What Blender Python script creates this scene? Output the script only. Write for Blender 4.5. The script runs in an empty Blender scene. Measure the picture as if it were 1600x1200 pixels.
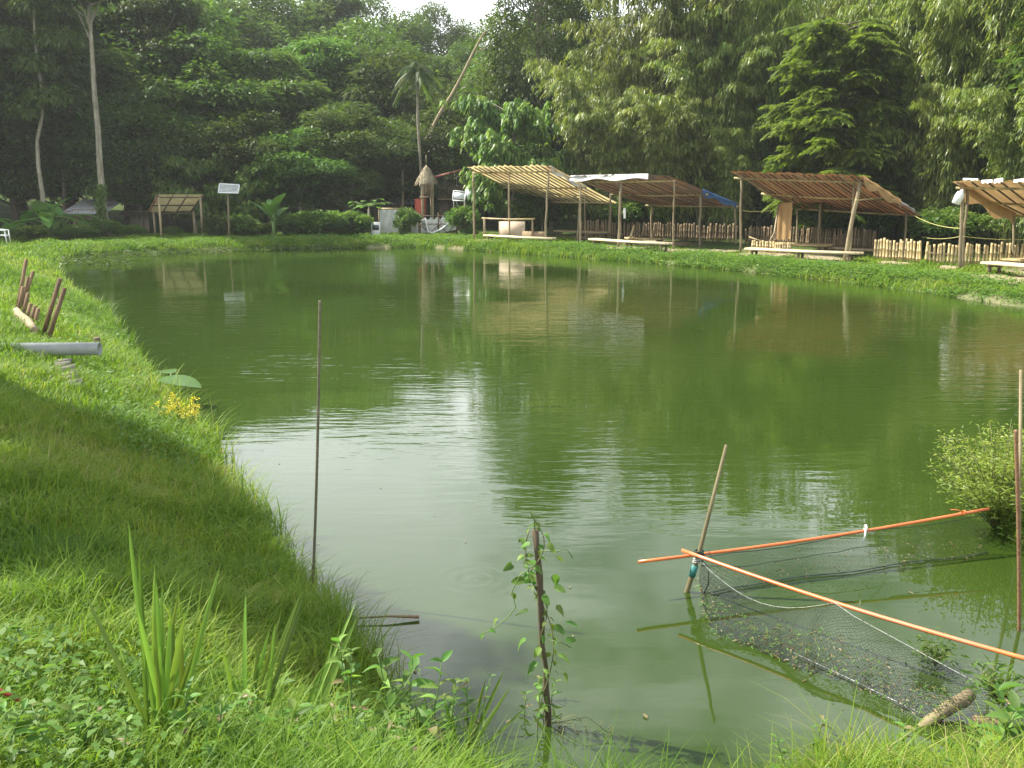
import bpy, math, random
import numpy as np
from mathutils import Vector, Matrix, Quaternion

rng = np.random.default_rng(7)
random.seed(7)
scn = bpy.context.scene
COL = scn.collection

# ------------------------------------------------------------------ camera, sky, sun, exposure
CAM = np.array([0.0, 0.0, 3.0]); TILT = math.radians(11.5); FPX = 1555.6
cam_d = bpy.data.cameras.new('camera'); cam_o = bpy.data.objects.new('camera', cam_d); COL.objects.link(cam_o)
cam_o.location = CAM; cam_o.rotation_euler = (math.radians(90) - TILT, 0, 0)
cam_d.sensor_width = 36; cam_d.lens = 36 * FPX / 1600; cam_d.clip_end = 3000; cam_d.clip_start = 0.05
scn.camera = cam_o

SUN_AZ, SUN_EL = math.radians(-72), math.radians(49)      # azimuth from +Y, clockwise
world = bpy.data.worlds.new('World'); scn.world = world; world.use_nodes = True
wn, wl = world.node_tree.nodes, world.node_tree.links
wn.clear()
w_out = wn.new('ShaderNodeOutputWorld'); w_bg = wn.new('ShaderNodeBackground'); w_sky = wn.new('ShaderNodeTexSky')
w_sky.sky_type = 'NISHITA'; w_sky.sun_disc = False; w_sky.sun_elevation = SUN_EL; w_sky.sun_rotation = SUN_AZ % (2 * math.pi)
w_sky.air_density = 1.2; w_sky.dust_density = 3.0
w_tc = wn.new('ShaderNodeTexCoord'); w_map = wn.new('ShaderNodeMapping'); w_map.inputs['Scale'].default_value = (1.6, 1.6, 3.2)
w_no = wn.new('ShaderNodeTexNoise'); w_no.inputs['Scale'].default_value = 2.2; w_no.inputs['Detail'].default_value = 7; w_no.inputs['Roughness'].default_value = 0.55
w_rp = wn.new('ShaderNodeMapRange'); w_rp.inputs['From Min'].default_value = 0.44; w_rp.inputs['From Max'].default_value = 0.66
w_sz = wn.new('ShaderNodeSeparateXYZ'); w_hz = wn.new('ShaderNodeMapRange'); w_ad = wn.new('ShaderNodeMath'); w_ad.operation = 'ADD'      # a cloud layer closes up toward the horizon
w_hz.inputs['From Min'].default_value = 0.0; w_hz.inputs['From Max'].default_value = 0.75; w_hz.inputs['To Min'].default_value = 0.14; w_hz.inputs['To Max'].default_value = 0.0
w_mx = wn.new('ShaderNodeMixRGB'); w_mx.inputs[2].default_value = (21.0, 21.8, 22.8, 1)
wl.new(w_tc.outputs['Generated'], w_map.inputs[0]); wl.new(w_map.outputs[0], w_no.inputs['Vector'])
wl.new(w_tc.outputs['Generated'], w_sz.inputs[0]); wl.new(w_sz.outputs['Z'], w_hz.inputs[0]); wl.new(w_no.outputs['Fac'], w_ad.inputs[0]); wl.new(w_hz.outputs[0], w_ad.inputs[1]); wl.new(w_ad.outputs[0], w_rp.inputs[0]); wl.new(w_rp.outputs[0], w_mx.inputs[0]); wl.new(w_sky.outputs[0], w_mx.inputs[1])
wl.new(w_mx.outputs[0], w_bg.inputs[0]); wl.new(w_bg.outputs[0], w_out.inputs[0])
w_bg.inputs[1].default_value = 0.06

sun_d = bpy.data.lights.new('sun', 'SUN'); sun_d.energy = 5.0; sun_d.angle = math.radians(0.55); sun_d.color = (1, 0.95, 0.84)
sun_o = bpy.data.objects.new('sun', sun_d); COL.objects.link(sun_o)
SUNV = Vector((math.sin(SUN_AZ) * math.cos(SUN_EL), math.cos(SUN_AZ) * math.cos(SUN_EL), math.sin(SUN_EL)))
sun_o.rotation_euler = (-SUNV).to_track_quat('-Z', 'Y').to_euler(); sun_o.location = (-20, 10, 40)
scn.view_settings.view_transform = 'Standard'; scn.view_settings.look = 'None'; scn.view_settings.gamma = 1
scn.view_settings.exposure = 1.2; scn.view_settings.use_curve_mapping = False
scn.render.engine = 'CYCLES'
cy = scn.cycles
cy.max_bounces = 6; cy.diffuse_bounces = 3; cy.glossy_bounces = 3; cy.transmission_bounces = 3; cy.transparent_max_bounces = 8; cy.volume_bounces = 0
cy.caustics_reflective = False; cy.caustics_refractive = False; cy.use_denoising = True
cy.sample_clamp_indirect = 4.0

# ------------------------------------------------------------------ pixel helpers (photo pixels 1600x1200)
CT, ST = math.cos(TILT), math.sin(TILT)
def ray(px, py):
    u, v = (px - 800) / FPX, (600 - py) / FPX
    return np.array([u, CT + v * ST, -ST + v * CT])
def PZ(px, py, z=0.0):
    r = ray(px, py); return CAM + r * ((z - CAM[2]) / r[2])
def PY(px, py, Y):
    r = ray(px, py); return CAM + r * (Y / r[1])

# ------------------------------------------------------------------ object helpers
def tag(o, label=None, cat=None, group=None, kind=None):
    if label: o['label'] = label
    if cat: o['category'] = cat
    if group: o['group'] = group
    if kind: o['kind'] = kind
    return o
def thing(name, loc, label, cat, group=None):
    o = bpy.data.objects.new(name, None); COL.objects.link(o); o.location = [float(c) for c in loc]
    o.empty_display_size = 0.2
    return tag(o, label, cat, group)

class MB:
    def __init__(s): s.V = []; s.Q = []; s.T = []; s.tv = []; s.n = 0
    def add(s, V, Q=None, T=None, tint=0.5):
        V = np.asarray(V, float).reshape(-1, 3)
        s.V.append(V)
        if Q is not None and len(Q): s.Q.append(np.asarray(Q, np.int64).reshape(-1, 4) + s.n)
        if T is not None and len(T): s.T.append(np.asarray(T, np.int64).reshape(-1, 3) + s.n)
        s.tv.append(np.broadcast_to(np.asarray(tint, float), (len(V),)).copy()); s.n += len(V)
        return s
    def tube(s, pts, rad, n=6, cap=True, tint=0.5):
        pts = np.asarray(pts, float); m = len(pts); rad = np.broadcast_to(np.asarray(rad, float), (m,))
        d = np.gradient(pts, axis=0); d /= np.linalg.norm(d, axis=1)[:, None] + 1e-9
        ref = np.array([0, 0, 1.0]) if abs(d[0][2]) < 0.9 else np.array([1.0, 0, 0])
        a = np.cross(d, ref); a /= np.linalg.norm(a, axis=1)[:, None] + 1e-9; b = np.cross(d, a)
        th = np.arange(n) * 2 * math.pi / n
        V = pts[:, None, :] + rad[:, None, None] * (np.cos(th)[None, :, None] * a[:, None, :] + np.sin(th)[None, :, None] * b[:, None, :])
        V = V.reshape(-1, 3); i = np.arange(m - 1)[:, None] * n; j = np.arange(n)[None, :]; k = (j + 1) % n
        Q = np.stack([i + j, i + k, i + n + k, i + n + j], -1).reshape(-1, 4); T = []
        if cap:
            V = np.vstack([V, pts[0], pts[-1]])
            c0, c1 = m * n, m * n + 1
            for q in range(n):
                T.append((c0, (q + 1) % n, q)); T.append((c1, (m - 1) * n + q, (m - 1) * n + (q + 1) % n))
        return s.add(V, Q, T, tint)
    def box(s, c, size, ax=None, tint=0.5):
        c = np.asarray(c, float); h = np.asarray(size, float) / 2
        ax = np.eye(3) if ax is None else np.asarray(ax, float)
        V = [c + ax[0] * h[0] * x + ax[1] * h[1] * y + ax[2] * h[2] * z for x in (-1, 1) for y in (-1, 1) for z in (-1, 1)]
        Q = [(0, 1, 3, 2), (4, 6, 7, 5), (0, 4, 5, 1), (2, 3, 7, 6), (0, 2, 6, 4), (1, 5, 7, 3)]
        return s.add(V, Q, None, tint)
    def grid(s, P, tint=0.5):
        P = np.asarray(P, float); m, n = P.shape[:2]
        i = np.arange(m - 1)[:, None] * n; j = np.arange(n - 1)[None, :]
        return s.add(P.reshape(-1, 3), np.stack([i + j, i + j + 1, i + n + j + 1, i + n + j], -1).reshape(-1, 4), None, tint)
    def mesh(s, name, off=(0, 0, 0)):
        V = np.vstack(s.V) - np.asarray(off, float); me = bpy.data.meshes.new(name)
        Q = np.vstack(s.Q) if s.Q else np.zeros((0, 4), np.int64); T = np.vstack(s.T) if s.T else np.zeros((0, 3), np.int64)
        me.vertices.add(len(V)); me.vertices.foreach_set('co', V.astype(np.float32).ravel())
        me.loops.add(Q.size + T.size); me.loops.foreach_set('vertex_index', np.concatenate([Q.ravel(), T.ravel()]).astype(np.int32))
        me.polygons.add(len(Q) + len(T))
        ls = np.concatenate([np.arange(len(Q)) * 4, Q.size + np.arange(len(T)) * 3]).astype(np.int32)
        me.polygons.foreach_set('loop_start', ls)
        at = me.attributes.new('tint', 'FLOAT', 'POINT'); at.data.foreach_set('value', np.concatenate(s.tv).astype(np.float32))
        me.update(calc_edges=True); me.validate()
        return me
    def build(s, name, mat, parent=None, smooth=False, off=None):
        off = (np.array(parent.location) if parent is not None else np.zeros(3)) if off is None else off
        me = s.mesh(name, off); me.materials.append(mat)
        if smooth: me.shade_smooth()
        o = bpy.data.objects.new(name, me); COL.objects.link(o)
        if parent is not None: o.parent = parent
        return o

def tubeo(name, pts, rad, mat, parent, n=6, smooth=True, tint=None):
    return MB().tube(pts, rad, n, True, rng.random() if tint is None else tint).build(name, mat, parent, smooth)
def solo(name, mb, mat, label, cat, group=None, smooth=False, base=None):
    """a one-mesh thing with its origin at its base"""
    V = np.vstack(mb.V); b = np.array([V[:, 0].mean(), V[:, 1].mean(), V[:, 2].min()]) if base is None else np.asarray(base, float)
    me = mb.mesh(name, b); me.materials.append(mat)
    if smooth: me.shade_smooth()
    o = bpy.data.objects.new(name, me); COL.objects.link(o); o.location = b
    return tag(o, label, cat, group)
def copy_tree(o, parent=None):
    c = o.copy(); COL.objects.link(c)
    if parent is not None: c.parent = parent
    for ch in o.children: copy_tree(ch, c)
    return c
def lin(p, q, n): return np.linspace(np.asarray(p, float), np.asarray(q, float), n)
def wob(p, q, n, amp):
    L = lin(p, q, n); k = rng.normal(0, amp, (n, 3)); k[0] = 0; k[-1] = 0; return L + k
def unit(a): return a / (np.linalg.norm(a, axis=-1, keepdims=True) + 1e-9)

# ------------------------------------------------------------------ materials
def newmat(name):
    m = bpy.data.materials.new(name); m.use_nodes = True; n = m.node_tree.nodes; l = m.node_tree.links; n.clear()
    return m, n, l, n.new('ShaderNodeOutputMaterial')
def ramp(n, stops):
    r = n.new('ShaderNodeValToRGB'); e = r.color_ramp.elements
    while len(e) < len(stops): e.new(0.5)
    for k, (p, c) in enumerate(stops): e[k].position = p; e[k].color = (*c, 1)
    return r
def leafmat(name, stops, trans=0.45, rough=0.5, spec=0.4, objvar=0.12, tgain=(1.15, 1.25, 0.55)):
    m, n, l, out = newmat(name)
    at = n.new('ShaderNodeAttribute'); at.attribute_name = 'tint'
    r = ramp(n, stops); l.new(at.outputs['Fac'], r.inputs[0])
    oi = n.new('ShaderNodeObjectInfo'); hs = n.new('ShaderNodeHueSaturation')
    mr = n.new('ShaderNodeMapRange'); mr.inputs['To Min'].default_value = 0.5 - objvar * 0.10; mr.inputs['To Max'].default_value = 0.5 + objvar * 0.03
    mv = n.new('ShaderNodeMapRange'); mv.inputs['To Min'].default_value = 1 - objvar * 1.6; mv.inputs['To Max'].default_value = 1 + objvar * 1.6
    l.new(oi.outputs['Random'], mr.inputs[0]); l.new(oi.outputs['Random'], mv.inputs[0])
    l.new(mr.outputs[0], hs.inputs['Hue']); l.new(mv.outputs[0], hs.inputs['Value']); l.new(r.outputs[0], hs.inputs['Color'])
    p = n.new('ShaderNodeBsdfPrincipled'); p.inputs['Roughness'].default_value = rough; p.inputs['Specular IOR Level'].default_value = spec
    l.new(hs.outputs[0], p.inputs['Base Color'])
    t = n.new('ShaderNodeBsdfTranslucent'); mul = n.new('ShaderNodeMixRGB'); mul.blend_type = 'MULTIPLY'; mul.inputs[0].default_value = 1; mul.inputs[2].default_value = (*[min(1, g) for g in tgain], 1)
    sc = n.new('ShaderNodeMixRGB'); sc.blend_type = 'ADD'; sc.inputs[0].default_value = 0.3
    l.new(hs.outputs[0], mul.inputs[1]); l.new(mul.outputs[0], sc.inputs[1]); l.new(mul.outputs[0], sc.inputs[2]); l.new(sc.outputs[0], t.inputs[0])
    mx = n.new('ShaderNodeMixShader'); mx.inputs[0].default_value = trans
    l.new(p.outputs[0], mx.inputs[1]); l.new(t.outputs[0], mx.inputs[2]); l.new(mx.outputs[0], out.inputs[0])
    return m
def surf(name, c1, c2, scale=8, rough=0.8, stretch=(1, 1, 1), bump=0.3, spec=0.3, trans=0.0, tintmix=0.0, c3=None, metal=0.0, wear=None):
    """noise-mixed colours; optional per-piece tint, translucency, dirt colour"""
    m, n, l, out = newmat(name)
    tc = n.new('ShaderNodeTexCoord'); mp = n.new('ShaderNodeMapping'); mp.inputs['Scale'].default_value = stretch
    no = n.new('ShaderNodeTexNoise'); no.inputs['Scale'].default_value = scale; no.inputs['Detail'].default_value = 6; no.inputs['Roughness'].default_value = 0.6
    l.new(tc.outputs['Object'], mp.inputs[0]); l.new(mp.outputs[0], no.inputs['Vector'])
    st = [(0.32, c1), (0.68, c2)] if c3 is None else [(0.28, c1), (0.52, c2), (0.72, c3)]
    r = ramp(n, st); l.new(no.outputs['Fac'], r.inputs[0]); col = r.outputs[0]
    if tintmix:
        at = n.new('ShaderNodeAttribute'); at.attribute_name = 'tint'
        mr = n.new('ShaderNodeMapRange'); mr.inputs['To Min'].default_value = 1 - tintmix; mr.inputs['To Max'].default_value = 1 + tintmix
        hs = n.new('ShaderNodeHueSaturation'); l.new(at.outputs['Fac'], mr.inputs[0]); l.new(mr.outputs[0], hs.inputs['Value']); l.new(col, hs.inputs['Color']); col = hs.outputs[0]
    if wear is not None:
        n2 = n.new('ShaderNodeTexNoise'); n2.inputs['Scale'].default_value = scale * 0.35; n2.inputs['Detail'].default_value = 8
        l.new(tc.outputs['Object'], n2.inputs['Vector']); r2 = ramp(n, [(0.5, (0, 0, 0)), (0.66, (1, 1, 1))]); l.new(n2.outputs['Fac'], r2.inputs[0])
        mw = n.new('ShaderNodeMixRGB'); mw.inputs[2].default_value = (*wear, 1); l.new(r2.outputs[0], mw.inputs[0]); l.new(col, mw.inputs[1]); col = mw.outputs[0]
    p = n.new('ShaderNodeBsdfPrincipled'); p.inputs['Roughness'].default_value = rough; p.inputs['Specular IOR Level'].default_value = spec; p.inputs['Metallic'].default_value = metal
    l.new(col, p.inputs['Base Color'])
    if bump:
        b = n.new('ShaderNodeBump'); b.inputs['Strength'].default_value = bump; b.inputs['Distance'].default_value = 0.02
        l.new(no.outputs['Fac'], b.inputs['Height']); l.new(b.outputs[0], p.inputs['Normal'])
    if trans:
        t = n.new('ShaderNodeBsdfTranslucent'); l.new(col, t.inputs[0]); mx = n.new('ShaderNodeMixShader'); mx.inputs[0].default_value = trans
        l.new(p.outputs[0], mx.inputs[1]); l.new(t.outputs[0], mx.inputs[2]); l.new(mx.outputs[0], out.inputs[0])
    else: l.new(p.outputs[0], out.inputs[0])
    return m

M = {}
M['leaf_dark'] = leafmat('leaf_dark', [(0, (0.03, 0.065, 0.012)), (0.5, (0.06, 0.11, 0.02)), (1, (0.125, 0.18, 0.04))], objvar=0.25)
M['leaf_mid'] = leafmat('leaf_mid', [(0, (0.035, 0.09, 0.014)), (0.5, (0.075, 0.15, 0.025)), (1, (0.15, 0.22, 0.045))], objvar=0.25)
M['leaf_light'] = leafmat('leaf_light', [(0, (0.05, 0.12, 0.02)), (0.55, (0.11, 0.2, 0.035)), (1, (0.22, 0.29, 0.06))], rough=0.45, spec=0.45)
M['leaf_bamboo'] = leafmat('leaf_bamboo', [(0, (0.075, 0.14, 0.022)), (0.5, (0.18, 0.25, 0.05)), (1, (0.33, 0.37, 0.11))], rough=0.4, spec=0.45, objvar=0.18)
M['leaf_layer'] = leafmat('leaf_layer', [(0, (0.06, 0.105, 0.014)), (0.5, (0.125, 0.19, 0.028)), (1, (0.22, 0.28, 0.065))], rough=0.45, spec=0.45)
M['leaf_bush'] = leafmat('leaf_bush', [(0, (0.11, 0.18, 0.03)), (0.5, (0.20, 0.28, 0.05)), (1, (0.34, 0.38, 0.09))], objvar=0.05)
M['leaf_banana'] = leafmat('leaf_banana', [(0, (0.06, 0.16, 0.025)), (1, (0.12, 0.25, 0.05))], trans=0.45, rough=0.35)
M['leaf_weed'] = leafmat('leaf_weed', [(0, (0.07, 0.17, 0.03)), (0.6, (0.12, 0.24, 0.05)), (1, (0.20, 0.31, 0.07))], trans=0.45, rough=0.5, spec=0.25, objvar=0.2)
M['leaf_reed'] = leafmat('leaf_reed', [(0, (0.09, 0.19, 0.03)), (1, (0.18, 0.29, 0.05))], trans=0.45, rough=0.45, spec=0.3, objvar=0.25)
M['grass'] = leafmat('grass', [(0, (0.05, 0.125, 0.010)), (0.45, (0.14, 0.25, 0.020)), (0.78, (0.25, 0.325, 0.04)), (0.92, (0.33, 0.33, 0.10)), (1, (0.42, 0.36, 0.18))], trans=0.45, rough=0.5, spec=0.2, objvar=0.0)
M['flower_yellow'] = leafmat('flower_yellow', [(0, (0.55, 0.48, 0.05)), (1, (0.7, 0.62, 0.10))], trans=0.3, objvar=0)
M['dead_leaf'] = leafmat('dead_leaf', [(0, (0.10, 0.075, 0.035)), (1, (0.24, 0.20, 0.09))], trans=0.2, objvar=0)
M['bark_pale'] = surf('bark_pale', (0.14, 0.12, 0.085), (0.33, 0.30, 0.23), 5, 0.9, (1, 1, 0.35), 0.6)
M['bark_dark'] = surf('bark_dark', (0.05, 0.04, 0.028), (0.13, 0.105, 0.075), 9, 0.9, (1, 1, 0.3), 0.8)
M['culm'] = surf('culm', (0.09, 0.115, 0.04), (0.20, 0.20, 0.08), 3, 0.5, (1, 1, 0.4), 0.1, tintmix=0.3)
M['stem'] = surf('stem', (0.07, 0.14, 0.03), (0.13, 0.20, 0.06), 20, 0.6, bump=0)
M['vine_stem'] = surf('vine_stem', (0.09, 0.11, 0.04), (0.17, 0.16, 0.07), 20, 0.7, bump=0)
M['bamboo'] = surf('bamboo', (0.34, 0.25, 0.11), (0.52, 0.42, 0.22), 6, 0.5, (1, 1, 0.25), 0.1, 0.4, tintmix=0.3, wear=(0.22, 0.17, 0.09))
M['bamboo_sunlit'] = surf('bamboo_sunlit', (0.52, 0.42, 0.24), (0.70, 0.60, 0.40), 5, 0.4, (0.3, 1, 1), 0.1, 0.5, tintmix=0.15)  # lit copy of bamboo: sunshine on the front benches put into the colour
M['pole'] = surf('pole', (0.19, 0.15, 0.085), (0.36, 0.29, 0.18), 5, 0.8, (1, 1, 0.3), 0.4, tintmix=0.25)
M['pole_olive'] = surf('pole_olive', (0.10, 0.088, 0.042), (0.21, 0.175, 0.09), 9, 0.7, (1, 1, 0.2), 0.3)
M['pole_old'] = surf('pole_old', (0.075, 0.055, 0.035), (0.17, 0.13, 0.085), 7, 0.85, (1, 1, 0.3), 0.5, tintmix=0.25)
M['wood_stake'] = surf('wood_stake', (0.10, 0.065, 0.035), (0.26, 0.17, 0.09), 8, 0.8, (1, 1, 0.2), 0.4, tintmix=0.25)
M['plank'] = surf('plank', (0.16, 0.11, 0.065), (0.30, 0.22, 0.13), 4, 0.8, (1, 1, 0.3), 0.3, tintmix=0.3)
M['plywood'] = surf('plywood', (0.42, 0.34, 0.25), (0.55, 0.45, 0.34), 3, 0.8, bump=0.1)
M['tarp_yellow'] = surf('tarp_yellow', (0.50, 0.40, 0.17), (0.66, 0.56, 0.30), 1.3, 0.7, bump=0.2, trans=0.55, wear=(0.40, 0.26, 0.13))
M['tarp_orange'] = surf('tarp_orange', (0.21, 0.085, 0.04), (0.34, 0.15, 0.065), 1.2, 0.7, bump=0.2, trans=0.16, c3=(0.22, 0.145, 0.075))
M['tarp_patch'] = surf('tarp_patch', (0.08, 0.10, 0.11), (0.27, 0.135, 0.065), 0.7, 0.7, bump=0.2, trans=0.10, c3=(0.16, 0.14, 0.085))
M['tarp_tan'] = surf('tarp_tan', (0.40, 0.24, 0.11), (0.56, 0.38, 0.18), 1.1, 0.7, bump=0.2, trans=0.25)
M['tarp_grey'] = surf('tarp_grey', (0.42, 0.43, 0.42), (0.62, 0.63, 0.62), 1.5, 0.6, bump=0.25, trans=0.15)
M['tarp_blue'] = surf('tarp_blue', (0.05, 0.12, 0.30), (0.09, 0.2, 0.42), 2, 0.6, bump=0.2, trans=0.2)
M['white'] = surf('white', (0.66, 0.67, 0.66), (0.8, 0.8, 0.78), 4, 0.5, bump=0.05)
M['panel'] = surf('panel', (0.5, 0.52, 0.52), (0.66, 0.68, 0.68), 3, 0.4, bump=0.05)
M['tin'] = surf('tin', (0.36, 0.37, 0.38), (0.55, 0.56, 0.57), 3, 0.45, bump=0.1, wear=(0.25, 0.2, 0.16))
M['rust'] = surf('rust', (0.10, 0.055, 0.03), (0.24, 0.13, 0.07), 40, 0.85, bump=0.3, c3=(0.16, 0.12, 0.09))
M['rebar_grey'] = surf('rebar_grey', (0.085, 0.085, 0.05), (0.17, 0.15, 0.095), 30, 0.8, bump=0.3)
M['orange_pipe'] = surf('orange_pipe', (0.62, 0.14, 0.04), (0.72, 0.19, 0.06), 3, 0.28, bump=0.02, spec=0.5, wear=(0.5, 0.2, 0.11))
M['pvc'] = surf('pvc', (0.22, 0.235, 0.225), (0.32, 0.335, 0.32), 4, 0.4, bump=0.03, spec=0.4)
M['net'] = surf('net', (0.014, 0.018, 0.016), (0.035, 0.042, 0.034), 12, 0.85, bump=0)
M['rope_grey'] = surf('rope_grey', (0.30, 0.31, 0.29), (0.45, 0.46, 0.43), 60, 0.85, bump=0)
M['rope_dark'] = surf('rope_dark', (0.03, 0.05, 0.04), (0.07, 0.09, 0.07), 60, 0.85, bump=0)
M['rope_yellow'] = surf('rope_yellow', (0.34, 0.33, 0.10), (0.48, 0.45, 0.18), 60, 0.8, bump=0)
M['thatch'] = surf('thatch', (0.22, 0.18, 0.11), (0.42, 0.36, 0.24), 10, 0.9, (1, 1, 0.2), 0.5, tintmix=0.35)
M['house_wall'] = surf('house_wall', (0.16, 0.13, 0.09), (0.26, 0.22, 0.16), 3, 0.85, (1, 1, 0.3), 0.3, tintmix=0.2)
M['glass'] = surf('glass', (0.03, 0.04, 0.045), (0.06, 0.07, 0.08), 2, 0.12, bump=0, spec=0.6)
M['concrete'] = surf('concrete', (0.30, 0.29, 0.26), (0.46, 0.45, 0.41), 12, 0.9, bump=0.4)
M['stone'] = surf('stone', (0.13, 0.12, 0.10), (0.26, 0.245, 0.215), 10, 0.9, bump=0.6)
M['red_paint'] = surf('red_paint', (0.38, 0.06, 0.04), (0.5, 0.10, 0.06), 6, 0.6, bump=0.05)
M['teal_tape'] = surf('teal_tape', (0.03, 0.16, 0.15), (0.06, 0.24, 0.22), 20, 0.5, bump=0)

# ground: soil, moss and leaf litter
def ground_mat():
    m, n, l, out = newmat('ground')
    tc = n.new('ShaderNodeTexCoord'); no = n.new('ShaderNodeTexNoise'); no.inputs['Scale'].default_value = 0.6; no.inputs['Detail'].default_value = 10; no.inputs['Roughness'].default_value = 0.65
    n2 = n.new('ShaderNodeTexNoise'); n2.inputs['Scale'].default_value = 9; n2.inputs['Detail'].default_value = 6
    l.new(tc.outputs['Object'], no.inputs['Vector']); l.new(tc.outputs['Object'], n2.inputs['Vector'])
    r = ramp(n, [(0.32, (0.035, 0.075, 0.014)), (0.52, (0.06, 0.10, 0.022)), (0.68, (0.12, 0.105, 0.05))]); l.new(no.outputs['Fac'], r.inputs[0])
    r2 = ramp(n, [(0.3, (0.6, 0.6, 0.6)), (0.7, (1.25, 1.25, 1.25))]); l.new(n2.outputs['Fac'], r2.inputs[0])
    mu = n.new('ShaderNodeMixRGB'); mu.blend_type = 'MULTIPLY'; mu.inputs[0].default_value = 1; l.new(r.outputs[0], mu.inputs[1]); l.new(r2.outputs[0], mu.inputs[2])
    at = n.new('ShaderNodeAttribute'); at.attribute_name = 'tint'          # bare trodden soil round the sheds
    so = n.new('ShaderNodeMixRGB'); so.inputs[2].default_value = (0.30, 0.245, 0.165, 1); l.new(at.outputs['Fac'], so.inputs[0]); l.new(mu.outputs[0], so.inputs[1])
    p = n.new('ShaderNodeBsdfPrincipled'); p.inputs['Roughness'].default_value = 0.95; p.inputs['Specular IOR Level'].default_value = 0.1
    b = n.new('ShaderNodeBump'); b.inputs['Strength'].default_value = 0.5; b.inputs['Distance'].default_value = 0.05; l.new(n2.outputs['Fac'], b.inputs['Height'])
    l.new(so.outputs[0], p.inputs['Base Color']); l.new(b.outputs[0], p.inputs['Normal']); l.new(p.outputs[0], out.inputs[0])
    return m
M['ground'] = ground_mat()

RINGS = [PZ(742, 905), PZ(1205, 790)]
def water_mat():
    m, n, l, out = newmat('pond_water')
    tc = n.new('ShaderNodeTexCoord')
    def noise(scale, stretch, rot, detail=3):
        mp = n.new('ShaderNodeMapping'); mp.inputs['Scale'].default_value = stretch; mp.inputs['Rotation'].default_value = (0, 0, rot)
        t = n.new('ShaderNodeTexNoise'); t.inputs['Scale'].default_value = scale; t.inputs['Detail'].default_value = detail
        l.new(tc.outputs['Object'], mp.inputs[0]); l.new(mp.outputs[0], t.inputs['Vector']); return t.outputs['Fac']
    def math_(op, a, b=None, clamp=False):
        k = n.new('ShaderNodeMath'); k.operation = op; k.use_clamp = clamp
        for i, x in enumerate((a, b)):
            if x is None: continue
            if isinstance(x, (int, float)): k.inputs[i].default_value = x
            else: l.new(x, k.inputs[i])
        return k.outputs[0]
    # gust patches decide where the surface is ruffled
    mask = n.new('ShaderNodeMapRange'); mask.inputs['From Min'].default_value = 0.40; mask.inputs['From Max'].default_value = 0.62; mask.inputs['To Min'].default_value = 0.10
    l.new(noise(0.16, (1, 1, 1), 0, 2), mask.inputs[0])
    sep = n.new('ShaderNodeSeparateXYZ'); l.new(tc.outputs['Object'], sep.inputs[0])
    far = n.new('ShaderNodeMapRange'); far.inputs['From Min'].default_value = 7.0; far.inputs['From Max'].default_value = 11; far.inputs['To Min'].default_value = 0.08   # sheltered under the near bank
    l.new(sep.outputs['Y'], far.inputs[0])
    h1 = noise(1.0, (1.1, 4.5, 1), math.radians(-28)); h2 = noise(1.0, (2.6, 9.0, 1), math.radians(-14)); h3 = noise(1.0, (0.35, 0.8, 1), 0.4)
    hh = math_('ADD', math_('MULTIPLY', h1, 0.011), math_('MULTIPLY', h2, 0.0045))
    hh = math_('MULTIPLY', math_('MULTIPLY', hh, mask.outputs[0]), far.outputs[0])
    hh = math_('ADD', hh, math_('MULTIPLY', h3, 0.006))
    for c, rmax, amp in ((RINGS[0], 0.42, 0.0004),):      # rings where fish rise
        vd = n.new('ShaderNodeVectorMath'); vd.operation = 'DISTANCE'; l.new(tc.outputs['Object'], vd.inputs[0]); vd.inputs[1].default_value = (c[0], c[1], 0)
        dist = vd.outputs['Value']
        wv = math_('SINE', math_('MULTIPLY', dist, 48.0)); fall = n.new('ShaderNodeMapRange'); fall.inputs['From Min'].default_value = rmax; fall.inputs['From Max'].default_value = rmax * 0.55
        l.new(dist, fall.inputs[0]); hh = math_('ADD', hh, math_('MULTIPLY', math_('MULTIPLY', wv, fall.outputs[0]), amp))
    b = n.new('ShaderNodeBump'); b.inputs['Strength'].default_value = 1.0; b.inputs['Distance'].default_value = 1.0; l.new(hh, b.inputs['Height'])
    cl = ramp(n, [(0.3, (0.022, 0.041, 0.006)), (0.7, (0.031, 0.053, 0.009))]); l.new(noise(0.22, (1, 1, 1), 0.3, 5), cl.inputs[0])
    p = n.new('ShaderNodeBsdfPrincipled'); p.inputs['Roughness'].default_value = 0.012; p.inputs['IOR'].default_value = 1.333
    l.new(cl.outputs[0], p.inputs['Base Color']); l.new(b.outputs[0], p.inputs['Normal']); l.new(p.outputs[0], out.inputs[0])
    return m
M['water'] = water_mat()

# ------------------------------------------------------------------ terrain
shore_px = [(650, 1165), (550, 1010), (492, 945), (430, 865), (368, 778), (315, 692), (258, 625), (212, 575), (182, 522), (132, 470), (85, 430),
            (95, 403), (180, 397), (300, 393), (450, 389), (640, 386), (740, 391), (860, 400), (1000, 410), (1160, 424), (1400, 450), (1600, 482)]
POND = [PZ(x, y)[:2] for x, y in shore_px] + [np.array(p) for p in [(15.5, 17), (17, 11), (12, 8.6), (7, 9.3), (5.0, 8.95), (4.25, 8.45), (4.3, 7.6), (4.7, 6.4), (4.1, 5.2)]]
POND += [PZ(x, y)[:2] for x, y in [(1600, 1175), (1420, 1210), (1200, 1255), (1000, 1300), (820, 1300), (720, 1240)]]
POND = np.array(POND)
def smooth_poly(P, it=2):
    for _ in range(it):
        Q = np.roll(P, -1, 0); P = np.stack([0.75 * P + 0.25 * Q, 0.25 * P + 0.75 * Q], 1).reshape(-1, 2)
    return P
POND = smooth_poly(POND)
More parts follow.
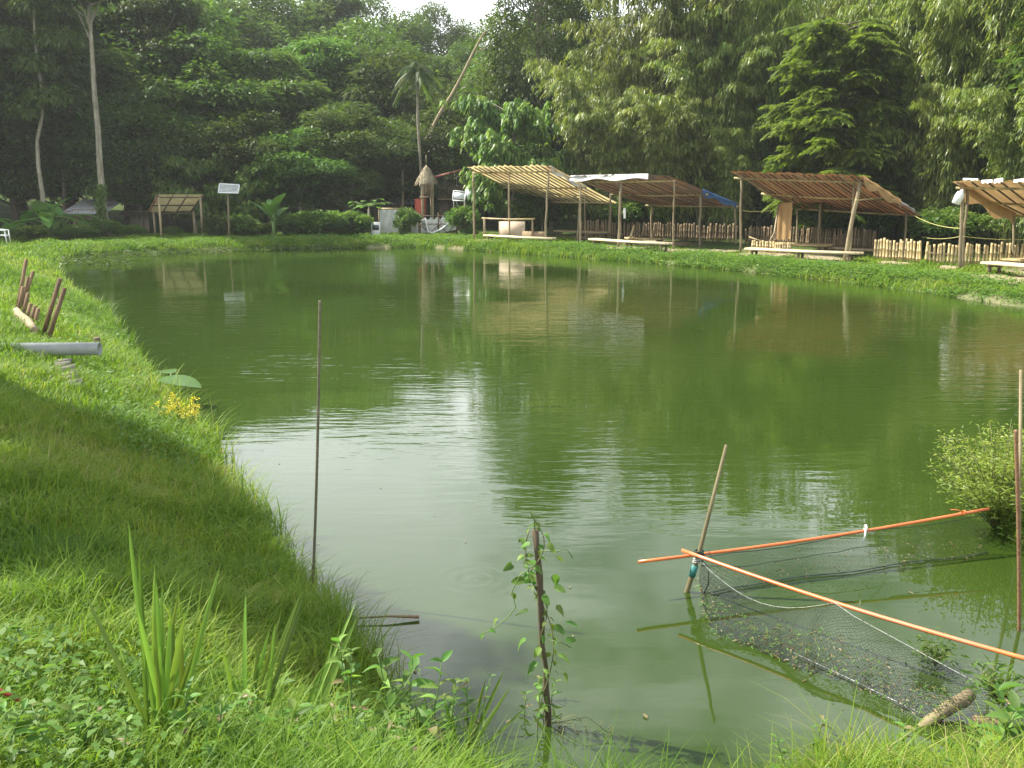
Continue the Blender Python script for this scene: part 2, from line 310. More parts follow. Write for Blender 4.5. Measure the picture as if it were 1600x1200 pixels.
def sdist(x, y):
    """signed distance to the pond outline, positive on land"""
    x = np.asarray(x, float).ravel(); y = np.asarray(y, float).ravel(); out = np.empty(len(x))
    A = POND; B = np.roll(POND, -1, 0); E = B - A; L2 = (E ** 2).sum(1)
    for s in range(0, len(x), 4000):
        px = x[s:s + 4000, None]; py = y[s:s + 4000, None]
        t = np.clip(((px - A[:, 0]) * E[:, 0] + (py - A[:, 1]) * E[:, 1]) / L2, 0, 1)
        d = np.hypot(px - A[:, 0] - t * E[:, 0], py - A[:, 1] - t * E[:, 1]).min(1)
        c = ((A[:, 1] > py) != (B[:, 1] > py)) & (px < E[:, 0] * (py - A[:, 1]) / (E[:, 1] + 1e-12) + A[:, 0])
        ins = c.sum(1) % 2 == 1
        out[s:s + 4000] = np.where(ins, -d, d)
    return out
def sst(a, b, x): t = np.clip((x - a) / (b - a), 0, 1); return t * t * (3 - 2 * t)
def vnoise(x, y, f, seed=0):
    return (np.sin(x * f * 1.7 + seed) * np.cos(y * f * 1.3 - seed * 2) + 0.6 * np.sin(x * f * 2.9 + y * f * 2.1 + seed * 3) + 0.4 * np.cos(x * f * 5.3 - y * f * 4.7 + seed))
def gh(x, y, sd=None):
    x = np.asarray(x, float); y = np.asarray(y, float); shp = x.shape
    x = x.ravel(); y = y.ravel()
    if sd is None: sd = sdist(x, y)
    near = 1 - sst(2.5, 5.5, y)                                   # bank the camera stands on
    left = (1 - sst(8, 26, y)) * (1 - sst(-1.2, 0.6, x))          # dike on the left
    spit = (x > 3.2) & (y > 4.0) & (y < 12)
    crest = 0.27 + 1.15 * near * (1 - 0.35 * sst(-0.6, 1.5, x)) + 0.75 * left * (1 - near)
    crest = np.where(spit, np.minimum(crest, 0.32), crest)
    width = 1.0 + 2.2 * np.maximum(near, left)
    t = np.clip(sd / width, 0, 1)
    land = crest * (1 - (1 - t) ** 1.8) + 0.03 * vnoise(x, y, 0.9, 1) * np.clip(sd / 1.0, 0, 1) + 0.012 * vnoise(x, y, 4.0, 2) * np.clip(sd * 3, 0, 1)
    hill = 17 * sst(60, 150, y) + 30 * sst(150, 420, y) + 12 * sst(22, 90, -x) * sst(-20, 20, y) + 14 * sst(30, 95, x) * sst(-20, 20, y)
    land = land + hill * np.clip((sd - 4) / 10, 0, 1)
    bed = -np.minimum(1.1, -sd * 0.5)
    return np.where(sd > 0, land, bed).reshape(shp)
def g1(x, y): return float(gh(np.array([x]), np.array([y]))[0])

def axis_lines(seg):
    out = []
    for a, b, st in seg: out.append(np.arange(a, b, st))
    return np.concatenate(out + [[seg[-1][1]]])
gx = axis_lines([(-600, -120, 40), (-120, -30, 4), (-30, -12, 0.6), (-12, 7, 0.14), (7, 22, 0.4), (22, 120, 4), (120, 600, 40)])
gy = axis_lines([(-300, -20, 28), (-20, 0, 1.2), (0, 12, 0.14), (12, 54, 0.4), (54, 160, 4), (160, 900, 37)])
GX, GY = np.meshgrid(gx, gy); sdg = sdist(GX, GY).reshape(GX.shape); GZ = gh(GX, GY, sdg.ravel())
# trodden soil: a path along the front of the sheds
BARE = [(PZ(770, 377, .27), 1.6), (PZ(830, 380, .27), 1.2), (PZ(980, 388, .27), 1.9), (PZ(1060, 391, .27), 1.3), (PZ(1120, 392, .27), 1.4), (PZ(1200, 398, .27), 1.6), (PZ(1290, 404, .27), 1.7),
        (PZ(1400, 412, .27), 1.0), (PZ(1480, 418, .27), 0.9), (PZ(1600, 436, .27), 2.2), (PZ(1240, 394, .27), 2.6), (PZ(1010, 380, .27), 2.6), (PZ(870, 371, .27), 2.6), (PZ(1660, 425, .27), 2.6)]
def bare(x, y):
    b = np.zeros(np.shape(x))
    for c, r in BARE: b = np.maximum(b, 1 - sst(r * 0.45, r, np.hypot(x - c[0], y - c[1]) + 0.18 * vnoise(x, y, 2.2, 4)))
    return b
MUD = lambda x, y, sd: (sd < .3) & (y > 13) & (vnoise(x, y, .75, 31) > .45)      # bare eroded stretches of the bank
gm = MB().grid(np.stack([GX, GY, GZ], -1), np.clip(np.maximum(bare(GX, GY) * (sdg > 0.3), .42 * MUD(GX, GY, sdg)), 0, 1).ravel())
ground = gm.build('ground', M['ground'], None, True); tag(ground, kind='structure')
ctr = POND.mean(0); tan = np.roll(POND, -1, 0) - np.roll(POND, 1, 0); nrm = unit(np.stack([tan[:, 1], -tan[:, 0]], 1))
if sdist(*(POND[:1] + nrm[:1] * 0.2).T)[0] < 0: nrm = -nrm
wp = POND + nrm * 0.25
me = bpy.data.meshes.new('water'); me.from_pydata([(float(a), float(b), 0.0) for a, b in wp], [], [list(range(len(wp)))]); me.update()
if me.polygons[0].normal.z < 0: me.flip_normals()
me.materials.append(M['water']); water = bpy.data.objects.new('water', me); COL.objects.link(water); tag(water, kind='structure')

# ------------------------------------------------------------------ leaves
def leaves(mb, P, D, N, L, W, tint, droop=0.15):
    """one folded diamond per leaf: base, two shoulders, tip"""
    P = np.asarray(P); n = len(P); D = unit(D); S = unit(np.cross(D, N)); U = np.cross(S, D)
    L = np.broadcast_to(L, (n,))[:, None]; W = np.broadcast_to(W, (n,))[:, None]
    mid = P + D * L * 0.42
    V = np.stack([P, mid + S * W * 0.5 + U * W * 0.18, P + D * L - np.array([0, 0, 1.0]) * L * droop, mid - S * W * 0.5 + U * W * 0.18], 1).reshape(-1, 3)
    Q = np.arange(n * 4).reshape(-1, 4)
    mb.add(V, Q, None, np.repeat(np.broadcast_to(tint, (n,)), 4)); return mb
def rdir(n, zlo=-1.0, zhi=1.0):
    z = rng.uniform(zlo, zhi, n); a = rng.uniform(0, 2 * math.pi, n); r = np.sqrt(1 - z * z)
    return np.stack([r * np.cos(a), r * np.sin(a), z], 1)

def broadleaf(name, H, R, trunk_r, bole, nclump, nleaf, leafL, lmat, bmat, aspect=0.42, flat=0.62, shape=1.0, hang=0.25, seedlab=None):
    """prototype tree at the origin, H tall, crown radius R, bare bole up to `bole`*H"""
    root = bpy.data.objects.new(name, None); COL.objects.link(root)
    cz0, cz1 = H * bole, H; cc = (cz0 + cz1) / 2; rz = (cz1 - cz0) / 2
    d = rdir(nclump); r = rng.uniform(0.35, 1, nclump) ** 0.5
    C = np.stack([d[:, 0] * R * r, d[:, 1] * R * r, cc + d[:, 2] * rz * r * 0.92], 1)
    C[:, :2] *= (1 - 0.25 * shape * np.clip((C[:, 2] - cc) / rz, 0, 1))[:, None]
    rc = rng.uniform(0.20, 0.36, nclump) * R
    C[:, 2] = np.minimum(C[:, 2], H - rc * flat * 0.9)
    tb = MB(); k = 9; tz = np.linspace(0, cz0 + rz * 1.1, k); bend = np.cumsum(rng.normal(0, 0.035 * R * 0.4, (k, 2)), 0); bend -= bend[0]
    tp = np.column_stack([bend, tz]); tp[0, 2] = -0.4
    tr = trunk_r * np.linspace(1, 0.28, k); tr[0] *= 1.35
    tb.tube(tp, tr, 9)
    for i in range(0, nclump, 2):
        zi = np.clip(C[i, 2] - R * rng.uniform(0.3, 0.8), cz0 * 0.9, tz[-1] * 0.97); b = np.array([np.interp(zi, tz, tp[:, 0]), np.interp(zi, tz, tp[:, 1]), zi])
        m = (b + C[i]) / 2 + np.array([0, 0, -0.05 * R]) + rng.normal(0, 0.03 * R, 3)
        r0 = trunk_r * rng.uniform(0.22, 0.4); tb.tube([b, m, C[i]], [r0, r0 * 0.65, r0 * 0.25], 5, False)
    tb.build('trunk', bmat, root, True)
    w = rc ** 2; idx = rng.choice(nclump, nleaf, p=w / w.sum())
    dd = rdir(nleaf, -0.55, 1.0); sc = rng.normal(0.93, 0.16, nleaf)
    lump = 1 + 0.25 * np.sin(dd[:, 0] * 5 + idx) * np.sin(dd[:, 1] * 5 + idx * 2)
    P = C[idx] + dd * (rc[idx] * sc * lump)[:, None] * np.array([1, 1, flat])
    out = unit(P - np.array([0, 0, cc - rz * 0.3]))
    D = unit(dd * np.array([1, 1, 0.2]) + out * 0.4 + rng.normal(0, 0.55, (nleaf, 3)) - np.array([0, 0, hang]))
    N = unit(np.array([0, 0, 1.0]) + dd * 0.5 + rng.normal(0, 0.35, (nleaf, 3)))
    ct = rng.random(nclump)
    t = np.clip(0.30 + 0.35 * ct[idx] + rng.normal(0, 0.18, nleaf), 0, 1)
    lb = MB(); Ls = leafL * rng.uniform(0.7, 1.3, nleaf); leaves(lb, P, D, N, Ls, Ls * aspect, t, 0.2)
    lb.build('crown', lmat, root)
    root['H'] = H
    return root
def droop_tree(name, H, R, nsh, per, leafL, lmat, bmat):
    root = bpy.data.objects.new(name, None); COL.objects.link(root)
    tb = MB(); tp = np.column_stack([np.cumsum(rng.normal(0, 0.08, 8)), np.cumsum(rng.normal(0, 0.08, 8)), np.linspace(-0.4, H * 0.8, 8)]); tb.tube(tp, np.linspace(0.2, 0.05, 8), 8)
    nb = 34; lb = MB(); ends = []
    for i in range(nb):
        z0 = rng.uniform(0.14, 0.78) * H; a = rng.uniform(0, 2 * math.pi); b = np.array([np.interp(z0, tp[:, 2], tp[:, 0]), np.interp(z0, tp[:, 2], tp[:, 1]), z0])
        reach = R * rng.uniform(0.55, 1.0) * (1 - 0.45 * max(0, z0 / H - 0.45)); e = b + np.array([math.cos(a) * reach, math.sin(a) * reach, rng.uniform(0.08, 0.25) * H * (1.2 - z0 / H)])
        e[2] = min(e[2], H * 0.97); m = (b + e) / 2 + np.array([0, 0, 0.1 * R]); tb.tube([b, m, e], [0.05, 0.035, 0.015], 4, False); ends.append((b, m, e))
    tb.build('trunk', bmat, root, True)
    Ps, Ds, Ns, Ts = [], [], [], []
    for s in range(nsh):
        b, m, e = ends[rng.integers(nb)]; t = rng.uniform(0.35, 1.05); q = b * (1 - t) ** 2 + 2 * m * t * (1 - t) + e * t * t
        c = q + rng.normal(0, 0.34, 3) * np.array([1, 1, 0.8]); c[2] = min(c[2], H); tt = rng.random(); a0 = rng.uniform(0, 6.3)
        for k in range(per):
            a = a0 + k * 2.4; D = np.array([math.cos(a) * 0.7, math.sin(a) * 0.7, -rng.uniform(0.35, 1.2)])
            Ps.append(c + rng.normal(0, 0.05, 3)); Ds.append(D); Ns.append(np.array([math.cos(a), math.sin(a), 0.7])); Ts.append(np.clip(tt * 0.7 + rng.normal(0.15, 0.15), 0, 1))
    n = len(Ps); Ls = leafL * rng.uniform(0.7, 1.25, n)
    leaves(lb, np.array(Ps), np.array(Ds), np.array(Ns) + rng.normal(0, 0.2, (n, 3)), Ls, Ls * 0.32, np.array(Ts), 0.25); lb.build('crown', lmat, root)
    root['H'] = H; return root
def layered_tree(name, H, R, lmat, bmat):
    root = bpy.data.objects.new(name, None); COL.objects.link(root)
    tb = MB(); tp = np.column_stack([np.cumsum(rng.normal(0, 0.06, 9)), np.cumsum(rng.normal(0, 0.06, 9)), np.linspace(-0.4, H * 0.97, 9)]); tb.tube(tp, np.linspace(0.2, 0.04, 9), 8)
    Ps, Ds, Ns, Ts = [], [], [], []
    tiers = np.array([.2, .29, .4, .47, .58, .68, .75, .86, .95]) * H
    for ti, z0 in enumerate(tiers):
        nb = rng.integers(7, 10); a0 = rng.uniform(0, 6.3)
        for i in range(nb):
            a = a0 + i * 2 * math.pi / nb + rng.normal(0, 0.2); reach = R * (1 - 0.5 * max(0, ti / 8 - .35)) * rng.uniform(0.45, 1.0); c, s = math.cos(a), math.sin(a)
            b = np.array([np.interp(z0, tp[:, 2], tp[:, 0]), np.interp(z0, tp[:, 2], tp[:, 1]), z0 + rng.normal(0, 0.38)])
            nf = int(reach * 13); T = np.linspace(0, 1, 8); pts = b + np.outer(T * reach, [c, s, 0]) + np.outer(0.35 * np.sin(T * 2.6) * reach * 0.4 - 0.05 * T, [0, 0, 1]); tb.tube(pts, np.linspace(0.045, 0.01, 8), 4, False)
            tb2 = rng.random()
            for f in range(nf):                                   # each frond carries two rows of leaflets
                t = rng.uniform(0.25, 1.0); p0 = np.array([np.interp(t, T, pts[:, k]) for k in range(3)]); side = rng.choice([-1, 1]); fa = a + side * rng.uniform(0.2, 1.3)
                fd = np.array([math.cos(fa), math.sin(fa), rng.uniform(-0.5, 0.35)]); fl = rng.uniform(0.5, 1.0); p0 = p0 + rng.normal(0, .12, 3)
                for k in range(11):
                    u = (k + 1) / 11
                    for sd_ in (-1, 1):
                        pd = np.array([-fd[1], fd[0], 0]) * sd_
                        Ps.append(p0 + fd * fl * u + np.array([0, 0, -0.28 * fl * u * u])); Ds.append(pd * 0.9 + fd * 0.5 + np.array([0, 0, -0.35])); Ns.append(np.array([0, 0, 1.0]) + pd * 0.3); Ts.append(np.clip(0.25 + 0.4 * tb2 + rng.normal(0, 0.15), 0, 1))
    tb.build('trunk', bmat, root, True)
    n = len(Ps); Ls = 0.27 * rng.uniform(0.75, 1.25, n); lb = MB()
    leaves(lb, np.array(Ps), np.array(Ds) + rng.normal(0, 0.12, (n, 3)), np.array(Ns) + rng.normal(0, 0.12, (n, 3)), Ls, Ls * 0.38, np.array(Ts), 0.2); lb.build('crown', lmat, root)
    root['H'] = H; return root
def bamboo(name, H, spread, nculm, lmat, per=13):
    root = bpy.data.objects.new(name, None); COL.objects.link(root)
    Ps, Ds, Ns, Ts = [], [], [], []
    for i in range(nculm):
        a = rng.uniform(0, 2 * math.pi); r0 = 1.1 * math.sqrt(rng.random()); h = H * rng.uniform(0.6, 1.0); out = spread * rng.uniform(0.25, 1.0); k = 12; T = np.linspace(0, 1, k)
        rad = 0.25 * out * T + 0.75 * out * T ** 3; z = h * (np.sin(T * 1.45) / math.sin(1.45)) - 0.10 * h * T ** 4; z[0] = -0.3
        pts = np.column_stack([r0 * math.cos(a) + rad * math.cos(a), r0 * math.sin(a) + rad * math.sin(a), z]) + np.cumsum(rng.normal(0, 0.03, (k, 3)), 0) * np.array([1, 1, 0])
        tubeo('culm', pts, np.linspace(0.055, 0.008, k), M['culm'], root, 5)
        nn = 17; ctint = rng.random()
        for t in np.linspace(0.16, 1.0, nn):
            q = np.array([np.interp(t, T, pts[:, c]) for c in range(3)])
            nb = 4 if t > 0.35 else 2
            for b in range(nb):
                ba = rng.uniform(0, 2 * math.pi); ln = rng.uniform(0.5, 1.7) * (1.15 - 0.55 * t); e = q + np.array([math.cos(ba) * ln, math.sin(ba) * ln, rng.uniform(-0.35, 0.35) * ln - 0.15 * ln]); sh = np.clip(0.25 * ctint + rng.uniform(0, 0.5), 0, 1)
                m = per; u = rng.uniform(0.3, 1.05, m)[:, None]; P = q + (e - q) * u - np.array([0, 0, 0.35]) * u ** 2 * ln + rng.normal(0, 0.09, (m, 3))
                fa = ba + rng.normal(0, 0.9, m); D = np.stack([np.cos(fa) * 0.55, np.sin(fa) * 0.55, -rng.uniform(0.25, 1.3, m)], 1)
                Ps.append(P); Ds.append(D); Ns.append(np.stack([np.cos(fa), np.sin(fa), np.full(m, 0.6)], 1) + rng.normal(0, 0.3, (m, 3))); Ts.append(np.clip(sh + rng.normal(0.1, 0.15, m), 0, 1))
    P = np.vstack(Ps); n = len(P); Ls = rng.uniform(0.32, 0.58, n); lb = MB()
    leaves(lb, P, np.vstack(Ds), np.vstack(Ns), Ls, Ls * rng.uniform(0.13, 0.2, n), np.concatenate(Ts), 0.12); lb.build('crown', lmat, root)
    root['H'] = H; return root

protos = {
    'roundA': broadleaf('broadleaf_tree', 14, 4.6, 0.26, 0.22, 70, 24000, 0.36, M['leaf_mid'], M['bark_pale']),
    'roundB': broadleaf('broadleaf_tree', 13, 5.2, 0.28, 0.16, 80, 26000, 0.33, M['leaf_dark'], M['bark_dark']),
    'roundC': broadleaf('broadleaf_tree', 15, 4.0, 0.24, 0.25, 60, 22000, 0.42, M['leaf_mid'], M['bark_pale'], aspect=0.34, flat=0.5, hang=0.5),
    'bigA': broadleaf('broadleaf_tree', 24, 6.0, 0.34, 0.20, 120, 36000, 0.38, M['leaf_mid'], M['bark_pale'], flat=0.55),
    'tall': broadleaf('tall_trunk_tree', 20, 4.4, 0.26, 0.36, 54, 20000, 0.36, M['leaf_dark'], M['bark_pale'], flat=0.45, hang=0.5),
    'straight': broadleaf('tall_trunk_tree', 20, 3.6, 0.25, 0.62, 36, 12000, 0.36, M['leaf_dark'], M['bark_pale'], flat=0.5, hang=0.5),
    'droop': droop_tree('drooping_leaf_tree', 9, 3.2, 1500, 10, 0.40, M['leaf_light'], M['bark_pale']),
    'layer': layered_tree('layered_tree', 11, 4.0, M['leaf_layer'], M['bark_dark']),
    'bambooA': bamboo('bamboo_clump', 15, 5.0, 34, M['leaf_bamboo']),
    'bambooB': bamboo('bamboo_clump', 17, 6.0, 36, M['leaf_bamboo']),
    'bush': broadleaf('leafy_bush', 2.2, 1.5, 0.05, 0.05, 26, 5200, 0.24, M['leaf_mid'], M['bark_dark'], flat=0.9, shape=0.4, hang=0.1),
}
used = set()
def put(key, x, y, H, wx=1.0, rz=None, label=None, cat='tree', group=None, name=None, dz=0.0, lean=(0, 0)):
    p = protos[key]
    o = p if key not in used else copy_tree(p)
    used.add(key); s = H / p['H']
    o.location = (x, y, g1(x, y) + dz); o.scale = (s * wx, s * wx, s); o.rotation_euler = (lean[0], lean[1], rng.uniform(0, 6.28) if rz is None else rz)
    if name: o.name = name
    return tag(o, label, cat, group)
def put_px(key, px, topy, Y, wx=1.0, **k):
    X = PY(px, 285, Y)[0]; top = PY(px, topy, Y)[2]; return put(key, X, Y, max(1.0, top - g1(X, Y)), wx, **k)

HG = 'hillside trees behind the pond'
LB = {'roundA': 'mid green broadleaf tree with rounded crown in the hillside forest', 'roundB': 'dark green dense broadleaf tree in the hillside forest',
      'roundC': 'slender broadleaf tree with hanging leaf sprays in the hillside forest', 'tall': 'tall dark crowned tree on a long bare trunk in the shaded left forest'}
forest = [  # key, px, top py, distance, width factor
    ('roundB', -130, -120, 54, 1.2), ('roundB', -40, -110, 55, 1.2), ('tall', -20, -90, 58, 1.1), ('roundB', 30, -70, 64, 1.2), ('roundA', 105, -60, 66, 1.2), ('roundB', 200, -50, 66, 1.2),
    ('roundB', 110, 150, 58, 1.5), ('roundB', 210, 130, 57, 1.4), ('roundB', 20, 120, 56, 1.5), ('roundB', 270, 190, 56, 1.5), ('tall', 255, -50, 62, 1.0),
    ('roundA', 330, 55, 61, 1.35), ('roundC', 420, 75, 63, 1.3), ('roundA', 300, -30, 80, 1.2), ('roundB', 380, -25, 88, 1.2), ('roundA', 450, -15, 92, 1.2), ('roundC', 520, -20, 96, 1.2),
    ('roundA', 395, 175, 57, 1.6), ('roundC', 335, 205, 55.5, 1.6), ('roundA', 470, 200, 56.5, 1.6), ('roundC', 215, 235, 55, 1.5), ('roundC', 545, 245, 56, 1.5), ('roundA', 540, 160, 59, 1.5), ('roundC', 500, 60, 68, 1.3), ('roundB', 560, 30, 76, 1.2), ('roundA', 600, 80, 68, 1.3),
    ('roundB', 590, -12, 98, 1.0), ('roundA', 640, 70, 80, 1.2), ('roundB', 692, 4, 104, 0.8), ('roundA', 738, 66, 92, 1.0), ('roundB', 630, 190, 61, 1.4), ('roundA', 575, 215, 59, 1.5), ('roundB', 700, 165, 62, 1.5), ('roundC', 660, 120, 70, 1.3),
    ('roundB', 760, 110, 64, 1.2), ('roundC', 775, 70, 74, 0.8), ('roundB', 740, 225, 60, 1.6), ('roundB', 800, 215, 60, 1.5), ('roundA', 830, 20, 84, 1.0), ('roundB', 900, 60, 72, 1.2), ('roundB', 970, 60, 80, 1.1),
    ('roundA', 1240, -10, 72, 1.3), ('roundB', 1150, 60, 66, 1.4), ('roundB', 1060, 80, 64, 1.4), ('roundB', 1330, -40, 60, 1.4), ('roundB', 1420, -40, 58, 1.4), ('roundB', 1520, -60, 54, 1.4), ('roundB', 1640, -100, 48, 1.4), ('roundA', 1720, -120, 44, 1.2),
    ('roundB', 1000, 215, 56, 1.7), ('roundB', 1100, 215, 54, 1.8), ('roundB', 1180, 225, 52, 1.8), ('roundB', 1420, 215, 49, 1.6), ('roundB', 1540, 215, 46, 1.6), ('roundA', 1660, 150, 44, 1.5)]
for key, px, ty, Y, wx in forest: put_px(key, px, ty, Y, wx, label=LB[key], group=HG)
for px, ty, Y in [(-200, -60, 62), (1850, -150, 38), (1960, -150, 34)]:
    put_px('roundB', px, ty, Y, 1.3, label=LB['roundB'], group=HG)
for k in range(26):                                               # forest running on over the hill
    px = rng.uniform(-100, 1700); Y = rng.uniform(100, 150); ty = 70 + rng.uniform(0, 40) if 570 < px < 830 or 880 < px < 1010 else rng.uniform(-10, 60)
    key = rng.choice(['roundA', 'roundB', 'roundC']); put_px(key, px, ty, Y, 1.25, label=LB[key], group=HG)

# trees one can pick out
put_px('straight', 160, -190, 50.5, 0.9, label='tall tree with straight pale trunk and creeper at its foot beside the banana plants', group=None)
put_px('bigA', 838, -170, 62, 0.7, label='very tall broadleaf tree rising above the hill notch behind the first tarp shed', rz=0.3)
put_px('bigA', 892, -110, 66, 0.62, label='second very tall broadleaf tree standing between the tallest one and the bamboo', rz=2.2)
put_px('droop', 800, 112, 51.5, 1.0, label='light green tree with large drooping leaves directly behind the first tarp shed')
put_px('droop', 862, 205, 52.5, 1.0, label='lower light green drooping tree overhanging the gap between first and second shed')
put_px('droop', 300, 215, 53.5, 1.1, label='loose leaved light green tree behind the small far shed')
put_px('droop', 380, 235, 54, 1.2, label='loose leaved light green tree behind the slatted lamp panel')
put_px('layer', 1305, 35, 43.8, 1.05, label='bright green tree with tiered horizontal branches above the leaning post shed')
BG = 'bamboo clumps behind the sheds'
BLB = 'tall arching bamboo clump with pale feathery leaves behind the tarp sheds'
for key, px, ty, Y, wx in [('bambooA', 925, 50, 53, 1.0), ('bambooB', 1000, -40, 54, 0.9), ('bambooA', 1075, -130, 53, 0.95), ('bambooB', 1150, -160, 52, 0.9), ('bambooA', 1225, -110, 55, 0.95), ('bambooB', 1400, -180, 46.5, 0.9),
                           ('bambooA', 1490, -220, 43.5, 0.9), ('bambooB', 1580, -240, 41, 0.9), ('bambooA', 1690, -270, 38, 0.95), ('bambooA', 1030, 110, 50.5, 1.1), ('bambooB', 1150, 165, 49.5, 0.95), ('bambooA', 1480, 60, 41.5, 1.0), ('bambooA', 1600, 90, 38.5, 1.0), ('bambooB', 1820, -270, 35, 1.0),
                           ('bambooA', 960, 130, 51.5, 1.0), ('bambooB', 1110, 20, 51, 1.0), ('bambooA', 1545, 0, 42.5, 1.0)]:
    put_px(key, px, ty, Y, wx, label=BLB, cat='bamboo', group=BG)

# thin bent trunk by the banana plants, and the dead leaning trunk
def trunk_line(name, pix, Y, r0, r1, label, mat, branches=()):
    pts = [PY(x, y, Y) for x, y in pix]; t = thing(name, pts[0], label, 'tree')
    T = np.linspace(0, len(pts) - 1, 22); sm = np.column_stack([np.interp(T, range(len(pts)), [p[k] for p in pts]) for k in range(3)])
    tubeo('trunk', sm, np.linspace(r0, r1, 22), mat, t, 8)
    for br in branches: tubeo('branch', [PY(x, y, Y + dy) for x, y, dy in br], np.linspace(r1 * 0.6, r1 * 0.2, len(br)), mat, t, 5)
    return t
def tuft_crown(t, centers, mat, n=700, L=0.3, rad=0.9):
    lb = MB()
    for c in centers:
        d = rdir(n, -0.6, 1); P = c + d * rad * rng.uniform(0.3, 1, (n, 1)) * np.array([1.2, 1.2, 0.7]); D = unit(d * 0.8 + rng.normal(0, 0.5, (n, 3)) - np.array([0, 0, 0.5]))
        leaves(lb, P, D, d * 0.4 + np.array([0, 0, 1.0]), L * rng.uniform(0.7, 1.2, n), L * 0.4, np.clip(rng.normal(0.5, 0.2, n), 0, 1), 0.25)
    return lb.build('crown', mat, t)
t = trunk_line('thin_trunk_tree', [(70, 352), (66, 300), (60, 260), (58, 220), (66, 180), (64, 130), (55, 70), (50, -40)], 51, 0.13, 0.05, 'thin pale crooked tree trunk rising behind the banana leaves', M['bark_pale'])
tuft_crown(t, [PY(55, 100, 51), PY(75, 150, 51), PY(40, 170, 51), PY(90, 60, 51), PY(50, 10, 51), PY(20, 60, 51), PY(60, -50, 51)], M['leaf_mid'])
t = trunk_line('thin_trunk_tree', [(103, 360), (100, 300), (96, 250), (106, 180), (112, 120), (108, 40), (100, -60)], 54, 0.10, 0.05, 'slim dim trunk in the shade between the crooked and the straight trunk', M['bark_dark'])
tuft_crown(t, [PY(112, 110, 54), PY(100, 30, 54), PY(120, 150, 54)], M['leaf_dark'])
t = trunk_line('dead_tree', [(655, 240), (690, 172), (706, 148), (722, 118), (738, 85), (752, 58), (760, 48)], 59, 0.11, 0.05, 'bare dead trunk leaning across the forest beside the palm', M['pole'],
               [[(738, 85, 0), (752, 78, -.2), (764, 72, -.5)], [(734, 95, 0), (750, 100, .2), (768, 102, .4)], [(752, 58, 0), (757, 48, 0), (764, 38, 0)]])
# ------------------------------------------------------------------ areca palm
def palm(px, Y, base_y, top_y, label):
    b = PY(px + 7, base_y, Y); b[2] = g1(b[0], b[1]) - 0.2; top = PY(px, top_y, Y); t = thing('areca_palm', b, label, 'palm')
    tubeo('trunk', np.array([b, b * .66 + top * .34 + [0.06, 0, 0], b * .3 + top * .7 + [-.05, 0, 0], top]), [0.10, 0.085, 0.075, 0.06], M['bark_pale'], t, 8)
    for i in range(17):
        a = i * 2.4 + rng.normal(0, 0.2); up = 1.25 - 1.9 * (i / 17) + rng.normal(0, 0.1); Lf = rng.uniform(1.25, 1.7); T = np.linspace(0, 1, 10)
        r = Lf * T * math.cos(up * 0.9); z = Lf * (math.sin(up) * T - 0.75 * T ** 2.2); pts = top + np.column_stack([r * math.cos(a), r * math.sin(a), z])
        f = MB().tube(pts, np.linspace(0.022, 0.006, 10), 4, False)
        m = 26; u = np.linspace(0.15, 1, m); q = np.column_stack([np.interp(u, T, pts[:, k]) for k in range(3)]); tg = unit(np.gradient(q, axis=0))
        for s in (-1, 1):
            sd_ = unit(np.cross(tg, [0, 0, 1.0])) * s; leaves(f, q, sd_ * 0.8 + tg * 0.6 + np.array([0, 0, -0.55]), np.tile([0, 0, 1.0], (m, 1)), 0.62 * (1 - 0.5 * u) * rng.uniform(.6, 1.15, m), 0.05, rng.uniform(0.1, 0.9), 0.45)
        f.build('frond', M['leaf_dark'], t)
palm(652, 57, 345, 112, 'tall slender palm with drooping fronds beside the thatched lookout hut')

# ------------------------------------------------------------------ tarp sheds on the right bank
def lerp2(c, u, v):                                                # c = FL, FR, BR, BL
    return (c[0] * (1 - u) + c[1] * u) * (1 - v) + (c[3] * (1 - u) + c[2] * u) * v
def shed(label, cs, posts, nraft, mat, purl=(0.06, 0.5, 0.94), sag=0.05, over=0.04, extra=None):
    cs = [np.asarray(c, float) for c in cs]
    base = sum(cs) / 4; base[2] = 0.25; t = thing('tarp_shed', base, label, 'shed', 'bamboo and tarp sheds on the right bank')
    nu, nv = 49, 25; G = np.zeros((nu, nv, 3))
    for i in range(nu):
        for j in range(nv):
            u = -over + (1 + 2 * over) * i / (nu - 1); v = -over + (1 + 2 * over) * j / (nv - 1)
            p = lerp2(cs, u, v); p[2] += 0.06 + 0.025 * math.sin(u * nraft * 2 * math.pi) - sag * math.sin(math.pi * v) * (0.6 + 0.4 * math.sin(u * 5)) + 0.02 * math.sin(u * 17 + v * 9)
            if j == 0: p[2] += 0.03 * math.sin(i * 1.7) - 0.03
            G[i, j] = p
    tp = MB().grid(G).build('roof_tarp', mat, t, True)
    for i in range(nraft + 1):
        u = i / nraft + rng.normal(0, 0.006); a, b = lerp2(cs, u, -0.03), lerp2(cs, u, 1.03); m = lerp2(cs, u, 0.5); m[2] -= sag * 0.8
        tubeo('rafter', [a, m, b], [0.032, 0.03, 0.026], M['pole_old'] if i % 4 else M['pole'], t, 5)
    for v in purl:
        a, b = lerp2(cs, -0.05, v), lerp2(cs, 1.05, v); a[2] -= 0.07; b[2] -= 0.07; m = (a + b) / 2; m[2] -= sag * 0.6 * math.sin(math.pi * v)
        tubeo('beam', [a, m, b], [0.045, 0.042, 0.04], M['bamboo'], t, 6)
    for (bx, by), (tx, ty), Y, r in posts:
        b = PY(bx, by, Y); tpz = PY(tx, ty, Y); b[2] = g1(b[0], b[1]) - 0.15
        tubeo('post', wob(b, tpz, 7, 0.016), np.linspace(r, r * 0.85, 7) * .82, M['pole'], t, 7)
    return t, cs
